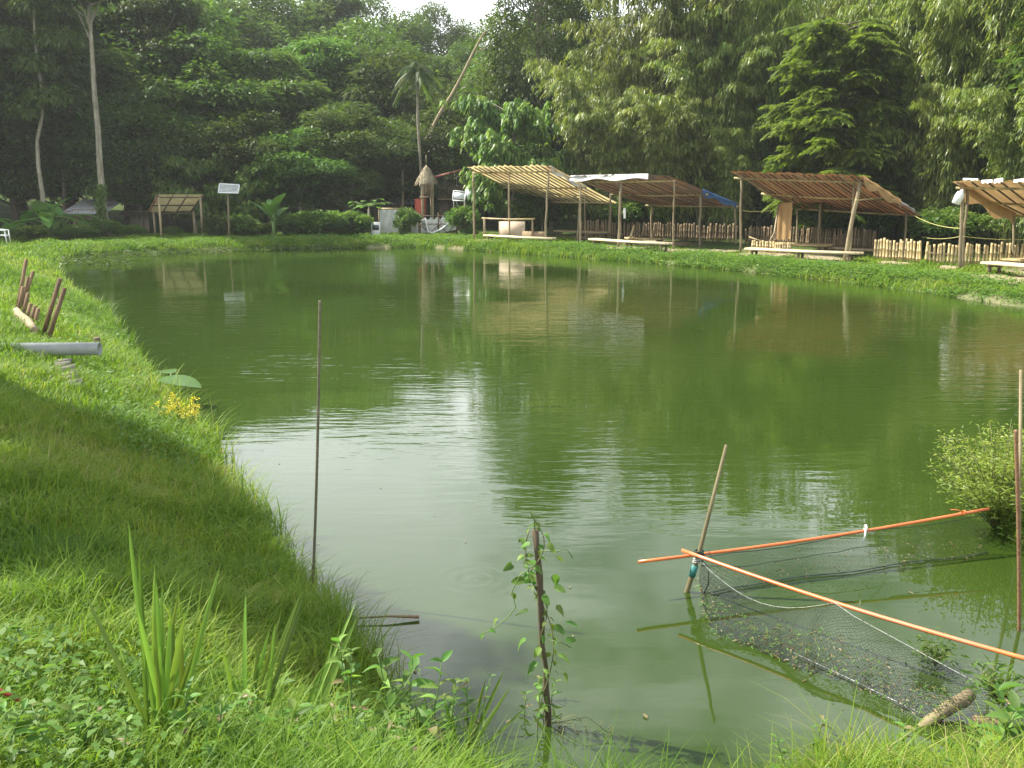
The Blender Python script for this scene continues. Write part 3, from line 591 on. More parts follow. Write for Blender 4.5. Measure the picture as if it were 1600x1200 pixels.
def drape(t, a, b, drop, mat, name='edge_drape', out=(0, 0, 0), n=24):
    a, b, out = np.asarray(a, float), np.asarray(b, float), np.asarray(out, float); G = np.zeros((n, 6, 3))
    for i in range(n):
        for j in range(6):
            u = i / (n - 1); v = j / 5; G[i, j] = a * (1 - u) + b * u + np.array([0, 0, 0.11 - drop * v * (0.85 + 0.2 * math.sin(u * 13))]) + out * (0.3 + v + 0.35 * math.sin(u * 21 + v * 2))
    return MB().grid(G).build(name, mat, t, True)
c1 = [PY(737, 264, 47.2), PY(858, 262, 44.6), PY(958, 318, 48.0), PY(843, 316, 51.0)]
s1, c1 = shed('tall shed with striped translucent yellow tarp roof, farthest along the right bank', c1,
     [((741, 375), (740, 270), 47, .065), ((796, 378), (796, 268), 45.9, .06), ((852, 379), (857, 268), 44.6, .065), ((903, 379), (906, 290), 45.6, .065), ((848, 364), (848, 318), 50.6, .05), ((914, 377), (914, 303), 46.4, .04), ((953, 372), (953, 318), 48, .05)], 15, M['tarp_yellow'])
drape(s1, c1[1], lerp2(c1, 1, 0.55), 0.32, M['tarp_grey'], 'edge_drape', (0.06, -0.05, 0))
c2 = [PY(897, 279, 44.3), PY(1040, 277, 41.5), PY(1153, 323, 45.3), PY(1022, 321, 48)]
s2, c2 = shed('dark patched tarp shed with grey rolled front edge and blue corner', c2,
     [((906, 379), (907, 290), 44.2, .06), ((966, 385), (971, 286), 42.7, .085), ((1052, 387), (1053, 282), 41.4, .05), ((953, 372), (954, 300), 47.4, .06), ((1093, 384), (1094, 300), 43.2, .07), ((1150, 383), (1148, 322), 45, .05), ((1018, 372), (1018, 318), 47.5, .07)], 13, M['tarp_patch'], sag=0.12)
drape(s2, lerp2(c2, -0.02, -0.02), lerp2(c2, 0.86, -0.04), 0.26, M['tarp_grey'], 'edge_drape', (-0.04, -0.07, 0))
drape(s2, lerp2(c2, 1.02, 0.45), lerp2(c2, 1.02, 0.95), 0.30, M['tarp_blue'], 'blue_flap', (0.03, -0.03, 0))
c3 = [PY(1150, 272, 39.4), PY(1340, 278, 35.4), PY(1432, 337, 38.9), PY(1243, 326, 43)]
s3, c3 = shed('orange brown tarp shed with leaning front corner post and hanging curtain', c3,
     [((1157, 395), (1158, 276), 39.2, .06), ((1319, 406), (1344, 284), 35.5, .10), ((1327, 404), (1335, 284), 35.9, .055), ((1278, 390), (1282, 318), 40.5, .075), ((1414, 398), (1416, 330), 38.4, .06), ((1245, 384), (1246, 325), 42.8, .055)], 22, M['tarp_orange'], sag=0.10)
drape(s3, lerp2(c3, 1.03, 0.0), lerp2(c3, 1.03, 0.62), 0.42, M['tarp_tan'], 'edge_drape', (0.07, -0.03, 0))
drape(s3, lerp2(c3, 1.02, 0.6), lerp2(c3, 1.02, 1.02), 0.16, M['tarp_grey'], 'edge_drape', (0.05, -0.03, 0))
q0, q1 = PY(1216, 318, 40.6), PY(1238, 316, 40.2); cur = np.zeros((9, 9, 3))
for i in range(9):
    for j in range(9):
        p = q0 + (q1 - q0) * i / 8; p = p + np.array([0.02, -0.05, 0]) * math.sin(i * 1.6) + np.array([0, 0, -1.45 * j / 8]); cur[i, j] = p
MB().grid(cur).build('curtain', M['tarp_tan'], s3, True)
tubeo('brace', [PY(1337, 313, 35.4), PY(1380, 309, 36.4)], [.03, .03], M['bamboo'], s3)
tubeo('brace', [PY(1196, 390, 39.6), PY(1210, 364, 40), PY(1217, 318, 40.5)], [.05, .045, .035], M['pole'], s3)
tubeo('rail', [PY(1170, 370, 40), PY(1198, 380, 39.7), PY(1214, 374, 40.2)], [.035, .03, .03], M['pole'], s3)
f4 = np.array([2.75, -3.05, 0]); b4 = np.array([3.5, 3.5, -1.1]); a4 = PY(1499, 287, 31.8); c4 = [a4, a4 + f4, a4 + f4 + b4, a4 + b4]
s4, c4 = shed('tan tarp shed with twin corner posts and white fraying front edge beside the bamboo fence', c4,
     [((1500, 420), (1505, 292), 31.7, .075), ((1504, 420), (1512, 292), 32.1, .06), ((1585, 412), (1583, 335), 35, .06), ((1714, 430), (1716, 290), 28.8, .07)], 9, M['tarp_tan'], sag=0.12)
drape(s4, lerp2(c4, 0.0, 0.02), lerp2(c4, 0.03, 1.0), 0.55, M['tarp_tan'], 'side_flap', (-0.02, -0.02, 0))
for k in range(7):
    u0_ = 0.04 + k * 0.13 + rng.uniform(-.03, .03); a = lerp2(c4, u0_, -0.05); b = lerp2(c4, u0_ + rng.uniform(.04, .14), -0.055); a[2] += rng.uniform(-.06, .02); b[2] += rng.uniform(-.06, .02); drape(s4, a, b, rng.uniform(.06, .16), M['white'], 'white_strip', (-0.02, -0.04, 0), 6)
jug = MB(); jp = PY(1494, 306, 31.6)
jug.tube([jp + [0, 0, z] for z in (-.26, -.24, 0.02, .12, .16, .22)], [.05, .13, .14, .11, .05, .045], 12); o = solo('water_jug', jug, M['white'], 'white plastic jug hanging from the twin corner posts', 'jug', smooth=True)
o.rotation_euler = (0.1, 0.35, 0)
cl = np.zeros((5, 7, 3))
for i in range(5):
    for j in range(7): cl[i, j] = PY(974 + i * 0.9, 325 + j * 2.7, 42.55) + np.array([0, 0.02 * math.sin(i * 2 + j), 0])
solo('white_cloth', MB().grid(cl), M['white'], 'small white cloth hanging beside the thick post of the patched shed', 'cloth')

# benches: bamboo poles laid on short legs
def bench(a, b, label, depth=0.36, npole=5, h=0.40, mat='bamboo_sunlit', nleg=3, group='bamboo benches at the sheds', name='bamboo_bench', cat='bench'):
    a = np.asarray(a, float).copy(); b = np.asarray(b, float).copy(); d = unit(b - a); d[2] = 0; d = unit(d); s = np.array([-d[1], d[0], 0]); gz = g1(*((a + b) / 2)[:2])
    base = (a + b) / 2; base[2] = gz; t = thing(name, base, label, cat, group)
    for k in range(npole):
        off = s * (k / (npole - 1)) * depth; e0, e1 = a + off - d * rng.uniform(0, .12), b + off + d * rng.uniform(0, .12)
        tubeo('seat_pole', [e0, (e0 + e1) / 2 - [0, 0, .015], e1], 0.045, M[mat], t, 7)
    for k in range(nleg):
        u = 0.06 + 0.88 * k / (nleg - 1)
        for w in (0.1, 0.9):
            p = a * (1 - u) + b * u + s * depth * w; q = p.copy(); q[2] = g1(p[0], p[1]) - 0.08; tubeo('leg', [q, p - [0, 0, .04]], 0.05, M['pole_old'], t, 6)
        p = a * (1 - u) + b * u; tubeo('crossbar', [p - s * .04 - [0, 0, .08], p + s * (depth + .04) - [0, 0, .08]], 0.035, M['pole_old'], t, 6)
    return t
def seat_pt(px, py, h=0.42): return PZ(px, py, 0.25 + h)
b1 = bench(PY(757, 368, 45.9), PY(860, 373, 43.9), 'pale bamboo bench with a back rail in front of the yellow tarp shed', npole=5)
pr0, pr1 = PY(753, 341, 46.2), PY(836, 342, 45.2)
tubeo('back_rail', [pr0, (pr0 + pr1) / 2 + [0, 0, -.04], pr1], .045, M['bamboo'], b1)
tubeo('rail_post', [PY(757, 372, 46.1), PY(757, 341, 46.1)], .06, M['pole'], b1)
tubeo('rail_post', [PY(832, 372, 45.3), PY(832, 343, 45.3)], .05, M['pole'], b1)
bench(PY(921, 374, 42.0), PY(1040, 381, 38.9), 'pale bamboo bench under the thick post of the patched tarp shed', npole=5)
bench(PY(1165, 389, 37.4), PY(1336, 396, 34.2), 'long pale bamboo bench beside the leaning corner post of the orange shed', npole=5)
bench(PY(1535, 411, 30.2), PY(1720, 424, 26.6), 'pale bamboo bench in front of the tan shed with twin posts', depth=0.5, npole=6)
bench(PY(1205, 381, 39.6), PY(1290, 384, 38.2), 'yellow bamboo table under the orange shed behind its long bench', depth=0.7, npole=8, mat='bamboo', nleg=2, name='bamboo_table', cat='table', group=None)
bench(PY(1292, 387, 38.4), PY(1372, 392, 37.0), 'dim bamboo bench in the shade at the right of the orange shed', mat='pole', nleg=2)  # darker pole colour paints the roof's shade onto the bamboo
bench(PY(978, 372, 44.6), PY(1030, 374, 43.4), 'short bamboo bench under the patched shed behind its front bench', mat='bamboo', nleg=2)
bench(PY(866, 361, 48.6), PY(945, 364, 46.8), 'dim bamboo bench in the shade under the yellow tarp roof', mat='pole', nleg=2)  # bamboo darkened with the pole colour, shade painted in
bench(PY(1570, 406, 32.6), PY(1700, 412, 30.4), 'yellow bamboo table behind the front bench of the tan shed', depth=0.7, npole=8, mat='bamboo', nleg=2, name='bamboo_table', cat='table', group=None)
def board(name, pix, Y0, Y1, th, mat, label, cat):
    P = [PY(x, y, Y) for (x, y), Y in zip(pix, (Y0, Y1, Y1, Y0))]; nn = np.cross(P[1] - P[0], P[3] - P[0]); nn = unit(nn) * th; m = MB(); V = [p for p in P] + [p + nn for p in P]
    m.add(V, [(0, 1, 2, 3), (7, 6, 5, 4), (0, 4, 5, 1), (1, 5, 6, 2), (2, 6, 7, 3), (3, 7, 4, 0)]); return solo(name, m, mat, label, cat)
board('plywood_sheet', [(779, 346), (820, 346), (820, 372), (779, 372)], 46.6, 45.9, 0.02, M['plywood'], 'pale plywood sheet leaning behind the bench at the yellow shed', 'board')
board('wooden_crate_side', [(816, 361), (853, 362), (853, 374), (815, 374)], 45.9, 45.2, 0.03, M['plank'], 'low brown plank panel beside the plywood sheet at the yellow shed', 'panel')
m = MB().tube([PY(984, 374, 44.2), PY(991, 352, 44.5)], .05, 6); solo('bamboo_prop', m, M['bamboo'], 'slanted bamboo prop behind the patched shed bench', 'pole', smooth=True)

# bamboo paling fences
def fence(pix, label, h0, spacing, mat, hj=0.06, rad=0.045):
    pts = [np.array([*p[:2], 0.0]) for p in pix]; L = [np.linalg.norm(q - p) for p, q in zip(pts, pts[1:])]; tot = sum(L); base = pts[0].copy(); base[2] = g1(base[0], base[1]); t = thing('bamboo_fence', base, label, 'fence')
    mesh = []
    for k in range(4):
        b = MB(); h = 1.0; zz = np.array([-.1, 0.2, .21, .22, 0.55, .56, .57, .85, 1.0]); rr = np.array([1, 1, 1.12, 1, .98, 1.1, .97, .95, .93]) * rad; b.tube(np.column_stack([np.zeros(9), np.zeros(9), zz]), rr, 7, True, k / 3); me_ = b.mesh('stake'); me_.materials.append(mat); me_.shade_smooth(); mesh.append(me_)
    cum = np.concatenate([[0], np.cumsum(L)]); s = 0.0
    while s < tot:
        i = min(np.searchsorted(cum, s, 'right') - 1, len(L) - 1); u = (s - cum[i]) / L[i]; p = pts[i] * (1 - u) + pts[i + 1] * u
        o = bpy.data.objects.new('stake', mesh[rng.integers(4)]); COL.objects.link(o); o.parent = t; o.location = (p[0] - base[0], p[1] - base[1], g1(p[0], p[1]) - base[2]); o.scale = (1, 1, h0 * (1 + rng.normal(0, hj))); o.rotation_euler = (rng.normal(0, .03), rng.normal(0, .04), rng.uniform(0, 6)); s += spacing * rng.uniform(0.85, 1.2)
    for z in (0.22, 0.5):
        pp = [p + np.array([0, 0.06, g1(p[0], p[1]) + h0 * z]) for p in pts]; tubeo('rail', pp, 0.03, mat, t, 5)
    return t
fence([PY(1366, 408, 35.2), PY(1440, 411, 34.2)], 'shaded greyish bamboo paling fence beside the leaning post shed', 0.74, 0.105, M['bamboo'])
fence([PY(1446, 411, 34.0), PY(1500, 414, 33.6), PY(1640, 420, 32.4)], 'sunlit yellow bamboo paling fence behind the twin corner posts', 0.70, 0.11, M['bamboo'])
fence([PY(905, 372, 50.3), PY(1010, 374, 48.8), PY(1150, 382, 46.4)], 'long dim bamboo paling fence behind the first two sheds', 0.78, 0.12, M['plank'])  # bamboo in the darker plank colour: shade behind the sheds painted in
fence([PY(1165, 383, 45.6), PY(1260, 386, 43.6), PY(1368, 394, 40.6)], 'dim bamboo paling fence in the shade at the back of the orange shed', 0.78, 0.12, M['plank'])  # plank colour again, standing in for shade on the bamboo
fence([PY(1175, 388, 39.9), PY(1235, 391, 39.0)], 'low sunlit row of bamboo palings under the hanging curtain', 0.42, 0.10, M['bamboo'])
# ropes strung between the sheds
def rope(name, pts, r, mat, label, cat='rope', sag=0.0, n=16, group=None):
    pts = [np.asarray(p, float) for p in pts]; out = []
    for a, b in zip(pts, pts[1:]):
        for i in range(n): u = i / n; p = a * (1 - u) + b * u; p = p + np.array([0, 0, -sag * 4 * u * (1 - u)]); out.append(p)
    out.append(pts[-1]); return solo(name, MB().tube(out, r, 5), mat, label, cat, group, True)
rope('rope', [PY(1425, 335, 38.3), PY(1502, 357, 31.8)], .014, M['rope_yellow'], 'yellow rope from the orange shed roof down to the twin posts', sag=.12)
rope('rope', [PY(1440, 370, 37), PY(1502, 369, 31.9), PY(1640, 372, 33)], .011, M['rope_yellow'], 'thin rope strung low across the twin corner posts', sag=.08)
rope('rope', [PY(1158, 329, 39.2), PY(1216, 327, 40.4)], .011, M['rope_yellow'], 'thin rope between the left post and curtain of the orange shed', sag=.06)

# ------------------------------------------------------------------ small shed and things on the far bank
def far_shed():
    cs = [PY(247, 306, 49), PY(316, 306, 49), PY(298, 331, 51.5), PY(233, 332, 51.5)]; base = sum(cs) / 4; base[2] = g1(base[0], base[1]); t = thing('small_tarp_shed', base, 'small open shed with yellow tarp roof and orange edge on the far bank', 'shed')
    G = np.array([[lerp2(cs, -0.02 + 1.04 * i / 12, -0.02 + 1.04 * j / 12) + [0, 0, .05 + .02 * math.sin(i * 1.1) * math.sin(j * .9)] for j in range(13)] for i in range(13)]); MB().grid(G).build('roof_tarp', M['tarp_yellow'], t, True)
    for u in (0, .33, .66, 1): tubeo('rafter', [lerp2(cs, u, -.03), lerp2(cs, u, 1.03)], .035, M['pole_old'], t)
    for v in (0.02, .5, .98): tubeo('beam', [lerp2(cs, -.03, v) - [0, 0, .06], lerp2(cs, 1.03, v) - [0, 0, .06]], .04, M['pole_old'], t)
    drape(t, cs[0], cs[3], 0.22, M['tarp_orange'], 'edge_drape', (-.05, 0, 0), 10)
    for px, Y, ty in ((248, 49, 308), (313, 49, 308), (240, 51.3, 331), (302, 51.3, 330)):
        p = PY(px, ty, Y); q = p.copy(); q[2] = g1(q[0], q[1]) - .15; tubeo('post', [q, p], .055, M['pole'], t)
far_shed()
def slat_panel(px0, px1, py0, py1, Y, label, post_px, ns=7, dbl=False):
    p = PY(post_px, 345, Y); p[2] = g1(p[0], p[1]); t = thing('lamp_panel', p, label, 'lamp panel', 'white lamp panels on posts'); top = PY(post_px, (py0 + py1) / 2, Y + .08); tubeo('post', [p - [0, 0, .2], top], .045, M['pole'], t)
    A = [PY(px0 + 2, py0, Y), PY(px1, py0 + 2, Y), PY(px1 - 2, py1 + 1, Y - .35), PY(px0, py1, Y - .35)]
    for i in range(4): tubeo('frame_bar', [A[i], A[(i + 1) % 4]], .028, M['white'], t, 4, False)
    for k in range(ns):
        u0, u1 = (k + .12) / ns, (k + .82) / ns; a, b = A[0] * (1 - u0) + A[3] * u0, A[1] * (1 - u0) + A[2] * u0; c, d = A[1] * (1 - u1) + A[2] * u1, A[0] * (1 - u1) + A[3] * u1; nn = np.array([0, .02, 0]); mb = MB(); mb.add([a, b, c, d, a + nn, b + nn, c + nn, d + nn], [(0, 1, 2, 3), (7, 6, 5, 4), (0, 4, 5, 1), (2, 6, 7, 3), (1, 5, 6, 2), (3, 7, 4, 0)]); mb.build('slat', M['panel'], t)
    return t
slat_panel(341, 374, 287, 301, 48, 'white framed slatted lamp panel on a post above the far hedge', 356)
t = slat_panel(707, 728, 298, 313, 51, 'pair of tilted white panels on thin legs beside the yellow shed', 726, ns=1)
A = [PY(727, 296, 51), PY(741, 294, 51), PY(743, 309, 50.7), PY(730, 311, 50.7)]; mb = MB(); nn = np.array([0, .03, 0]); mb.add([*A, *[a + nn for a in A]], [(0, 1, 2, 3), (7, 6, 5, 4), (0, 4, 5, 1), (2, 6, 7, 3), (1, 5, 6, 2), (3, 7, 4, 0)]); mb.build('second_panel', M['panel'], t)
for a, b in (((709, 313), (709, 335)), ((712, 313), (719, 330)), ((726, 311), (728, 332))): tubeo('leg', [PY(*a, 50.7), PY(*b, 51)], .025, M['tin'], t, 5)

# thatched lookout hut
hb = PY(666, 360, 54); hb[2] = g1(hb[0], hb[1]); t = thing('thatched_hut', hb, 'small thatched lookout hut on tall posts behind the white gate', 'hut')
ap = PY(666, 256, 54); er = 0.62; lb = MB(); n = 1500; a = rng.uniform(0, 6.283, n); u = np.sqrt(rng.uniform(0.02, 1, n)); P = ap + np.column_stack([np.cos(a) * u * er * .8, np.sin(a) * u * er * .8, -u * 0.82 + rng.normal(0, .03, n)])
leaves(lb, P, np.column_stack([np.cos(a) * .62, np.sin(a) * .62, -np.ones(n)]), np.column_stack([np.cos(a), np.sin(a), np.full(n, .5)]), rng.uniform(.22, .38, n), .05, rng.random(n), .1)
th = np.linspace(0, 2 * math.pi, 13)[:-1]; V = [ap + [0, 0, -.03]] + [ap + [math.cos(q) * er * .9, math.sin(q) * er * .9, -.92] for q in th]; lb.add(V, None, [(0, 1 + i, 1 + (i + 1) % 12) for i in range(12)], .3); lb.build('thatch_roof', M['thatch'], t)
tubeo('finial', [ap, ap + [0, 0, .45]], .025, M['pole'], t)
for px, Y in ((659, 53.6), (676, 53.6), (661, 54.5), (673, 54.5)): p = PY(px, 282, Y); q = p.copy(); q[2] = g1(q[0], q[1]) - .2; tubeo('post', [q, p], .045, M['pole'], t)
fl = PY(667, 308, 54); MB().box(fl, (.7, .95, .06)).build('floor', M['plank'], t)
for k in range(7): MB().box(PY(659.5 + k * 2.6, 297, 53.5), (.055, .02, .62), tint=rng.random()).build('wall_plank', M['plank'], t)

# stilted wooden house under the trees
def house():
    Y = 58; b = PY(712, 345, Y); b[2] = g1(b[0], b[1]); t = thing('wooden_house', b, 'dim wooden house with white windows half hidden behind the thatched hut', 'house')
    x0, x1 = PY(684, 300, Y)[0], PY(748, 300, Y)[0]; zt, zm, z0 = PY(700, 273, Y)[2], PY(700, 310, Y)[2], b[2] - .3
    nP = 16; w = (x1 - x0) / nP
    for k in range(nP): MB().box(((x0 + (k + .5) * w), Y + rng.uniform(-.012, .012), (zt + zm) / 2), (w * .96, .06, zt - zm), tint=rng.random()).build('wall_plank', M['house_wall'], t)
    MB().box(((x0 + x1) / 2, Y + 1.6, (zt + zm) / 2), (x1 - x0, 3.0, zt - zm - .02)).build('wall', M['house_wall'], t)
    MB().box(((x0 + x1) / 2, Y + 1.4, (zm + z0) / 2 - .1), (x1 - x0 - .1, 2.6, zm - z0 - .1)).build('lower_wall', M['pole_old'], t)
    MB().box(((x0 + x1) / 2 + .2, Y - .35, zm - .04), (x1 - x0 + .3, .8, .08)).build('balcony_floor', M['plank'], t)
    for k in range(12): MB().box((x0 + .5 + k * .19, Y - .7, zm + .3), (.04, .03, .55)).build('balustrade_bar', M['plank'], t)
    MB().box(((x0 + x1) / 2 + .2, Y - .7, zm + .6), (x1 - x0 + .2, .06, .06)).build('hand_rail', M['plank'], t)
    for px in (719, 732):
        p = PY(px, 283, Y - .06); f = MB().box(p, (.44, .05, .56)).build('window', M['white'], t); mb = MB()
        mb.box(p + [-.1, -.03, 0], (.17, .02, .46)); mb.build('pane', M['glass'], f, off=np.array(t.location)); MB().box(p + [.1, -.03, 0], (.17, .02, .46)).build('pane', M['glass'], f, off=np.array(t.location))
    r0 = PY(678, 277, Y - 1.0); r1 = PY(728, 264, Y - 1.0); mb = MB(); dy = np.array([0, 4.6, 0.1]); up = np.array([0, 0, .06]); r2 = PY(756, 272, Y - 1.0)
    for p, q in ((r0, r1), (r1, r2)): mb.add([p, q, q + dy, p + dy, p + up, q + up, q + dy + up, p + dy + up], [(0, 1, 2, 3), (7, 6, 5, 4), (0, 4, 5, 1), (2, 6, 7, 3), (1, 5, 6, 2), (3, 7, 4, 0)])
    mb.build('roof', M['tin'], t); tubeo('roof_edge', [r0 - [0, .05, 0], r1 - [0, .05, 0]], .05, M['red_paint'], t)
house()
def barn(px0, px1, py0, py1, Y, label, mat, name='low_outbuilding'):
    a, b = PY(px0, py0, Y), PY(px1, py1, Y); z = min(g1(a[0], Y), g1(b[0], Y)); t = thing(name, ((a[0] + b[0]) / 2, Y, z), label, 'building'); n = int((b[0] - a[0]) / .25)
    for k in range(n): w = (b[0] - a[0]) / n; MB().box((a[0] + (k + .5) * w, Y + rng.uniform(-.01, .01), (b[2] + z) / 2), (w * .95, .05, b[2] - z + .2), tint=rng.random()).build('wall_plank', M['house_wall'], t)
    R = np.array([[(a[0] - .4 + (b[0] - a[0] + .8) * i / 60, Y - .7 + 3.2 * j / 3, b[2] - .12 + (a[2] - b[2] + .3) * j / 3 + .03 * math.sin(i * 1.57)) for j in range(4)] for i in range(61)]); MB().grid(R).build('corrugated_roof', mat, t, True)
barn(582, 646, 296, 316, 60, 'low grey outbuilding with corrugated roof in the shade behind the papaya', M['tin'])
barn(112, 158, 318, 330, 53, 'corrugated tin roofed lean-to between the banana leaves and the straight trunk', M['tin'], 'tin_roof_hut')
barn(200, 232, 320, 332, 55, 'dim plank hut in the shade left of the small far shed', M['pole_old'], 'plank_hut')

# gate covered with white tarpaulin, grey tarp walls
def gate():
    Y = 52; bl = PY(656, 366, Y); br = PY(714, 365, Y); zg = g1(bl[0], Y); t = thing('tarpaulin_gate', ((bl[0] + br[0]) / 2, Y, zg), 'double gate frame covered with sagging white tarpaulin on the far bank', 'gate')
    for px in (656, 685, 713): p = PY(px, 335, Y); q = p.copy(); q[2] = zg - .15; tubeo('post', [q, p + [0, 0, .1]], .04, M['pole_old'], t)
    for py in (337, 350, 364):
        for s0, s1 in ((656, 685), (685, 713)): tubeo('rail', [PY(s0, py, Y - .05), PY(s1, py, Y - .05)], .025, M['pole_old'], t, 5)
    for a, b in (((656, 350), (671, 364)), ((671, 364), (685, 352)), ((686, 350), (699, 364)), ((699, 364), (713, 350))): tubeo('diagonal_brace', [PY(*a, Y - .06), PY(*b, Y - .06)], .022, M['pole_old'], t, 5)
    for s0, s1, ya, yb in ((657, 684, 342, 341), (686, 712, 341, 336)):
        G = np.array([[PY(s0 + (s1 - s0) * i / 14, (ya + (yb - ya) * i / 14) + (2.2 * math.sin(i * 1.3) if j == 0 else 0) + (364 - ya) * j / 8, Y + .06) + [0, .03 * math.sin(i * .9 + j), 0] for j in range(9)] for i in range(15)]); MB().grid(G).build('tarpaulin', M['tarp_grey'], t, True)
    q = [PY(*p, Y - .12) for p in ((659, 345), (664, 341), (669, 362), (676, 364), (690, 358), (702, 348), (712, 338))]; tubeo('rolled_edge', q, [.05, .05, .045, .05, .05, .05, .04], M['white'], t)
gate()
def tarp_wall(px0, px1, py0, py1, Y, label):
    z = g1(PY(px0, py1, Y)[0], Y); t = thing('tarp_wall', PY((px0 + px1) / 2, py1, Y), label, 'tarp wall'); G = np.array([[PY(px0 + (px1 - px0) * i / 16, py0 + (py1 - py0) * j / 8, Y) + [0, .05 * math.sin(i * .8 + j * .5), 0] for j in range(9)] for i in range(17)]); MB().grid(G).build('tarpaulin', M['tarp_grey'], t, True)
    tubeo('top_rail', [PY(px0 - 1, py0, Y - .05), PY(px1 + 1, py0, Y - .05)], .04, M['bamboo'], t)
    for px in (px0, px1): p = PY(px, py0 - 1, Y + .05); q = p.copy(); q[2] = g1(q[0], q[1]) - .15; tubeo('post', [q, p], .04, M['pole'], t)
tarp_wall(592, 627, 326, 364, 52.5, 'sagging grey tarpaulin screen between the papaya and the leafy post')
tarp_wall(643, 654, 334, 364, 52.3, 'narrow grey tarpaulin strip left of the white gate')
# white box with dark window
bp = PY(588, 366, 50.6); z = g1(bp[0], bp[1]); t = thing('white_cabinet', (bp[0], bp[1], z), 'small white cabinet with dark blue window in front of the hedge', 'cabinet')
bx = MB().box((bp[0], bp[1], z + .36), (.42, .4, .72)).build('body', M['white'], t); MB().box((bp[0], bp[1] - .203, z + .47), (.33, .02, .26)).build('window', M['glass'], t)
# electric post
p = PY(629, 320, 58); q = PY(629, 266, 58); p[2] = g1(p[0], p[1]); o = solo('utility_pole', MB().tube([p, q], [.08, .06], 7), M['pole'], 'thin bare pole standing in the shade left of the thatched hut', 'pole', smooth=True)
# red patch drum
p = PY(657, 320, 56); mb = MB(); mb.tube([p + [0, 0, z] for z in (-1.6, -1.58, .3, .32)], [.3, .32, .32, .3], 14); solo('red_drum', mb, M['red_paint'], 'faded red drum standing under the thatched hut', 'drum', smooth=True)
# grey plastic water butt / red stool near yellow shed
# ------------------------------------------------------------------ white plastic chair at the left
def chair(p, rz, label):
    t = thing('plastic_chair', (0, 0, 0), label, 'chair')
    s = MB(); s.box((0, 0, .43), (.46, .44, .03)); s.box((0, -.21, .40), (.46, .02, .05)); s.build('seat', M['white'], t)
    G = np.array([[(-.23 + .46 * i / 8, .20 + .10 * j / 6 + .03 * math.cos((i - 4) / 4 * 1.5), .44 + .44 * j / 6 - .05 * (abs(i - 4) / 4) ** 2 * (j / 6)) for j in range(7)] for i in range(9)])
    b = MB().grid(G).grid(G + np.array([0, .02, 0])).build('backrest', M['white'], t, True)
    for sx in (-1, 1):
        tubeo('armrest', [(sx * .25, .22, .68), (sx * .27, 0, .66), (sx * .26, -.22, .64), (sx * .25, -.25, .6)], .025, M['white'], t)
        tubeo('leg', [(sx * .27, -.27, 0), (sx * .25, -.23, .62)], [.022, .028], M['white'], t); tubeo('leg', [(sx * .26, .28, 0), (sx * .23, .2, .62)], [.022, .028], M['white'], t)
    t.location = p; t.rotation_euler = (0, 0, rz)
cp = PY(8, 383, 43.5); cp[2] = g1(cp[0], cp[1]) + .01
chair([float(v) for v in cp + [-.12, 0, 0]], math.radians(100), 'white plastic armchair on the grass at the corner of the pond')

# ------------------------------------------------------------------ large leaves (shared strip mesh, one object per leaf)
def leaf_mesh(name, prof, mat, n=9, droop=0.35, fold=0.12, tint=0.5, notch=0):
    """unit leaf along +Y, drooping in -Z"""
    T = np.linspace(0, 1, n); mb = MB(); V = []
    for t_ in T:
        w = prof(t_); z = -droop * t_ ** 2; y = t_ - 0.15 * droop * t_ ** 2; k = notch * math.sin(t_ * 40) * w
        V += [(-w + k, y, z + fold * w), (0, y, z), (w - k, y, z + fold * w)]
    Q = []
    for i in range(n - 1): a = i * 3; Q += [(a, a + 1, a + 4, a + 3), (a + 1, a + 2, a + 5, a + 4)]
    mb.add(V, Q, None, tint); me_ = mb.mesh(name); me_.materials.append(mat); me_.shade_smooth(); return me_
def put_leaf(me_, parent, p, d, L, W=None, up=(0, 0, 1), name='leaf', roll=0.0, curl=1.0):
    d = Vector([float(c) for c in d]).normalized(); u = Vector(up); x = d.cross(u)
    if x.length < 1e-3: x = d.cross(Vector((0, 1, 0)))
    x.normalize(); z = x.cross(d); R = Matrix((x, d, z)).transposed().to_4x4() @ Matrix.Rotation(roll, 4, 'Y')
    o = bpy.data.objects.new(name, me_); COL.objects.link(o); o.parent = parent; W = L if W is None else W
    o.matrix_local = Matrix.Translation(Vector([float(c) for c in p]) - parent.location) @ R @ Matrix.Diagonal((W, L, L * curl, 1)); return o
ban_prof = lambda t_: 0.16 * (min(1, t_ * 6) ** .6) * (1 - max(0, t_ - .62) / .38) ** .6 if t_ < 1 else 0.0
BAN = [leaf_mesh('banana_leaf', ban_prof, M['leaf_banana'], 14, dr, .25, ti, .06) for dr, ti in ((.2, .3), (.45, .6), (.7, .9))]
def banana(px, base_y, Y, nl, H, label, spread=1.0, elev=(0.3, 1.4), Lr=(1.2, 1.9)):
    b = PY(px, base_y, Y); b[2] = g1(b[0], b[1]); t = thing('banana_plant', b, label, 'banana plant'); st = b + [0, 0, H]; tubeo('stem', [b - [0, 0, .1], st], [.13, .08], M['stem'], t, 8)
    for i in range(nl):
        a = i * 2.4 + rng.normal(0, .3); e = elev[0] + (elev[1] - elev[0]) * rng.random(); d = np.array([math.cos(a) * math.cos(e) * spread, math.sin(a) * math.cos(e) * spread, math.sin(e)]); L = rng.uniform(*Lr)
        tubeo('leaf_stalk', [st - [0, 0, .1], st + d * .35], [.03, .02], M['stem'], t, 5); put_leaf(BAN[rng.integers(3)], t, st + d * .33, d, L, L * 1.15, name='leaf')
    return t
banana(428, 362, 49.5, 7, 0.8, 'young banana plant with upright leaves in front of the far hedge', elev=(.5, 1.45), Lr=(1.0, 1.5))
banana(70, 366, 47.5, 8, 0.9, 'broad leaved banana plant at the foot of the crooked trunk', elev=(.0, .9))
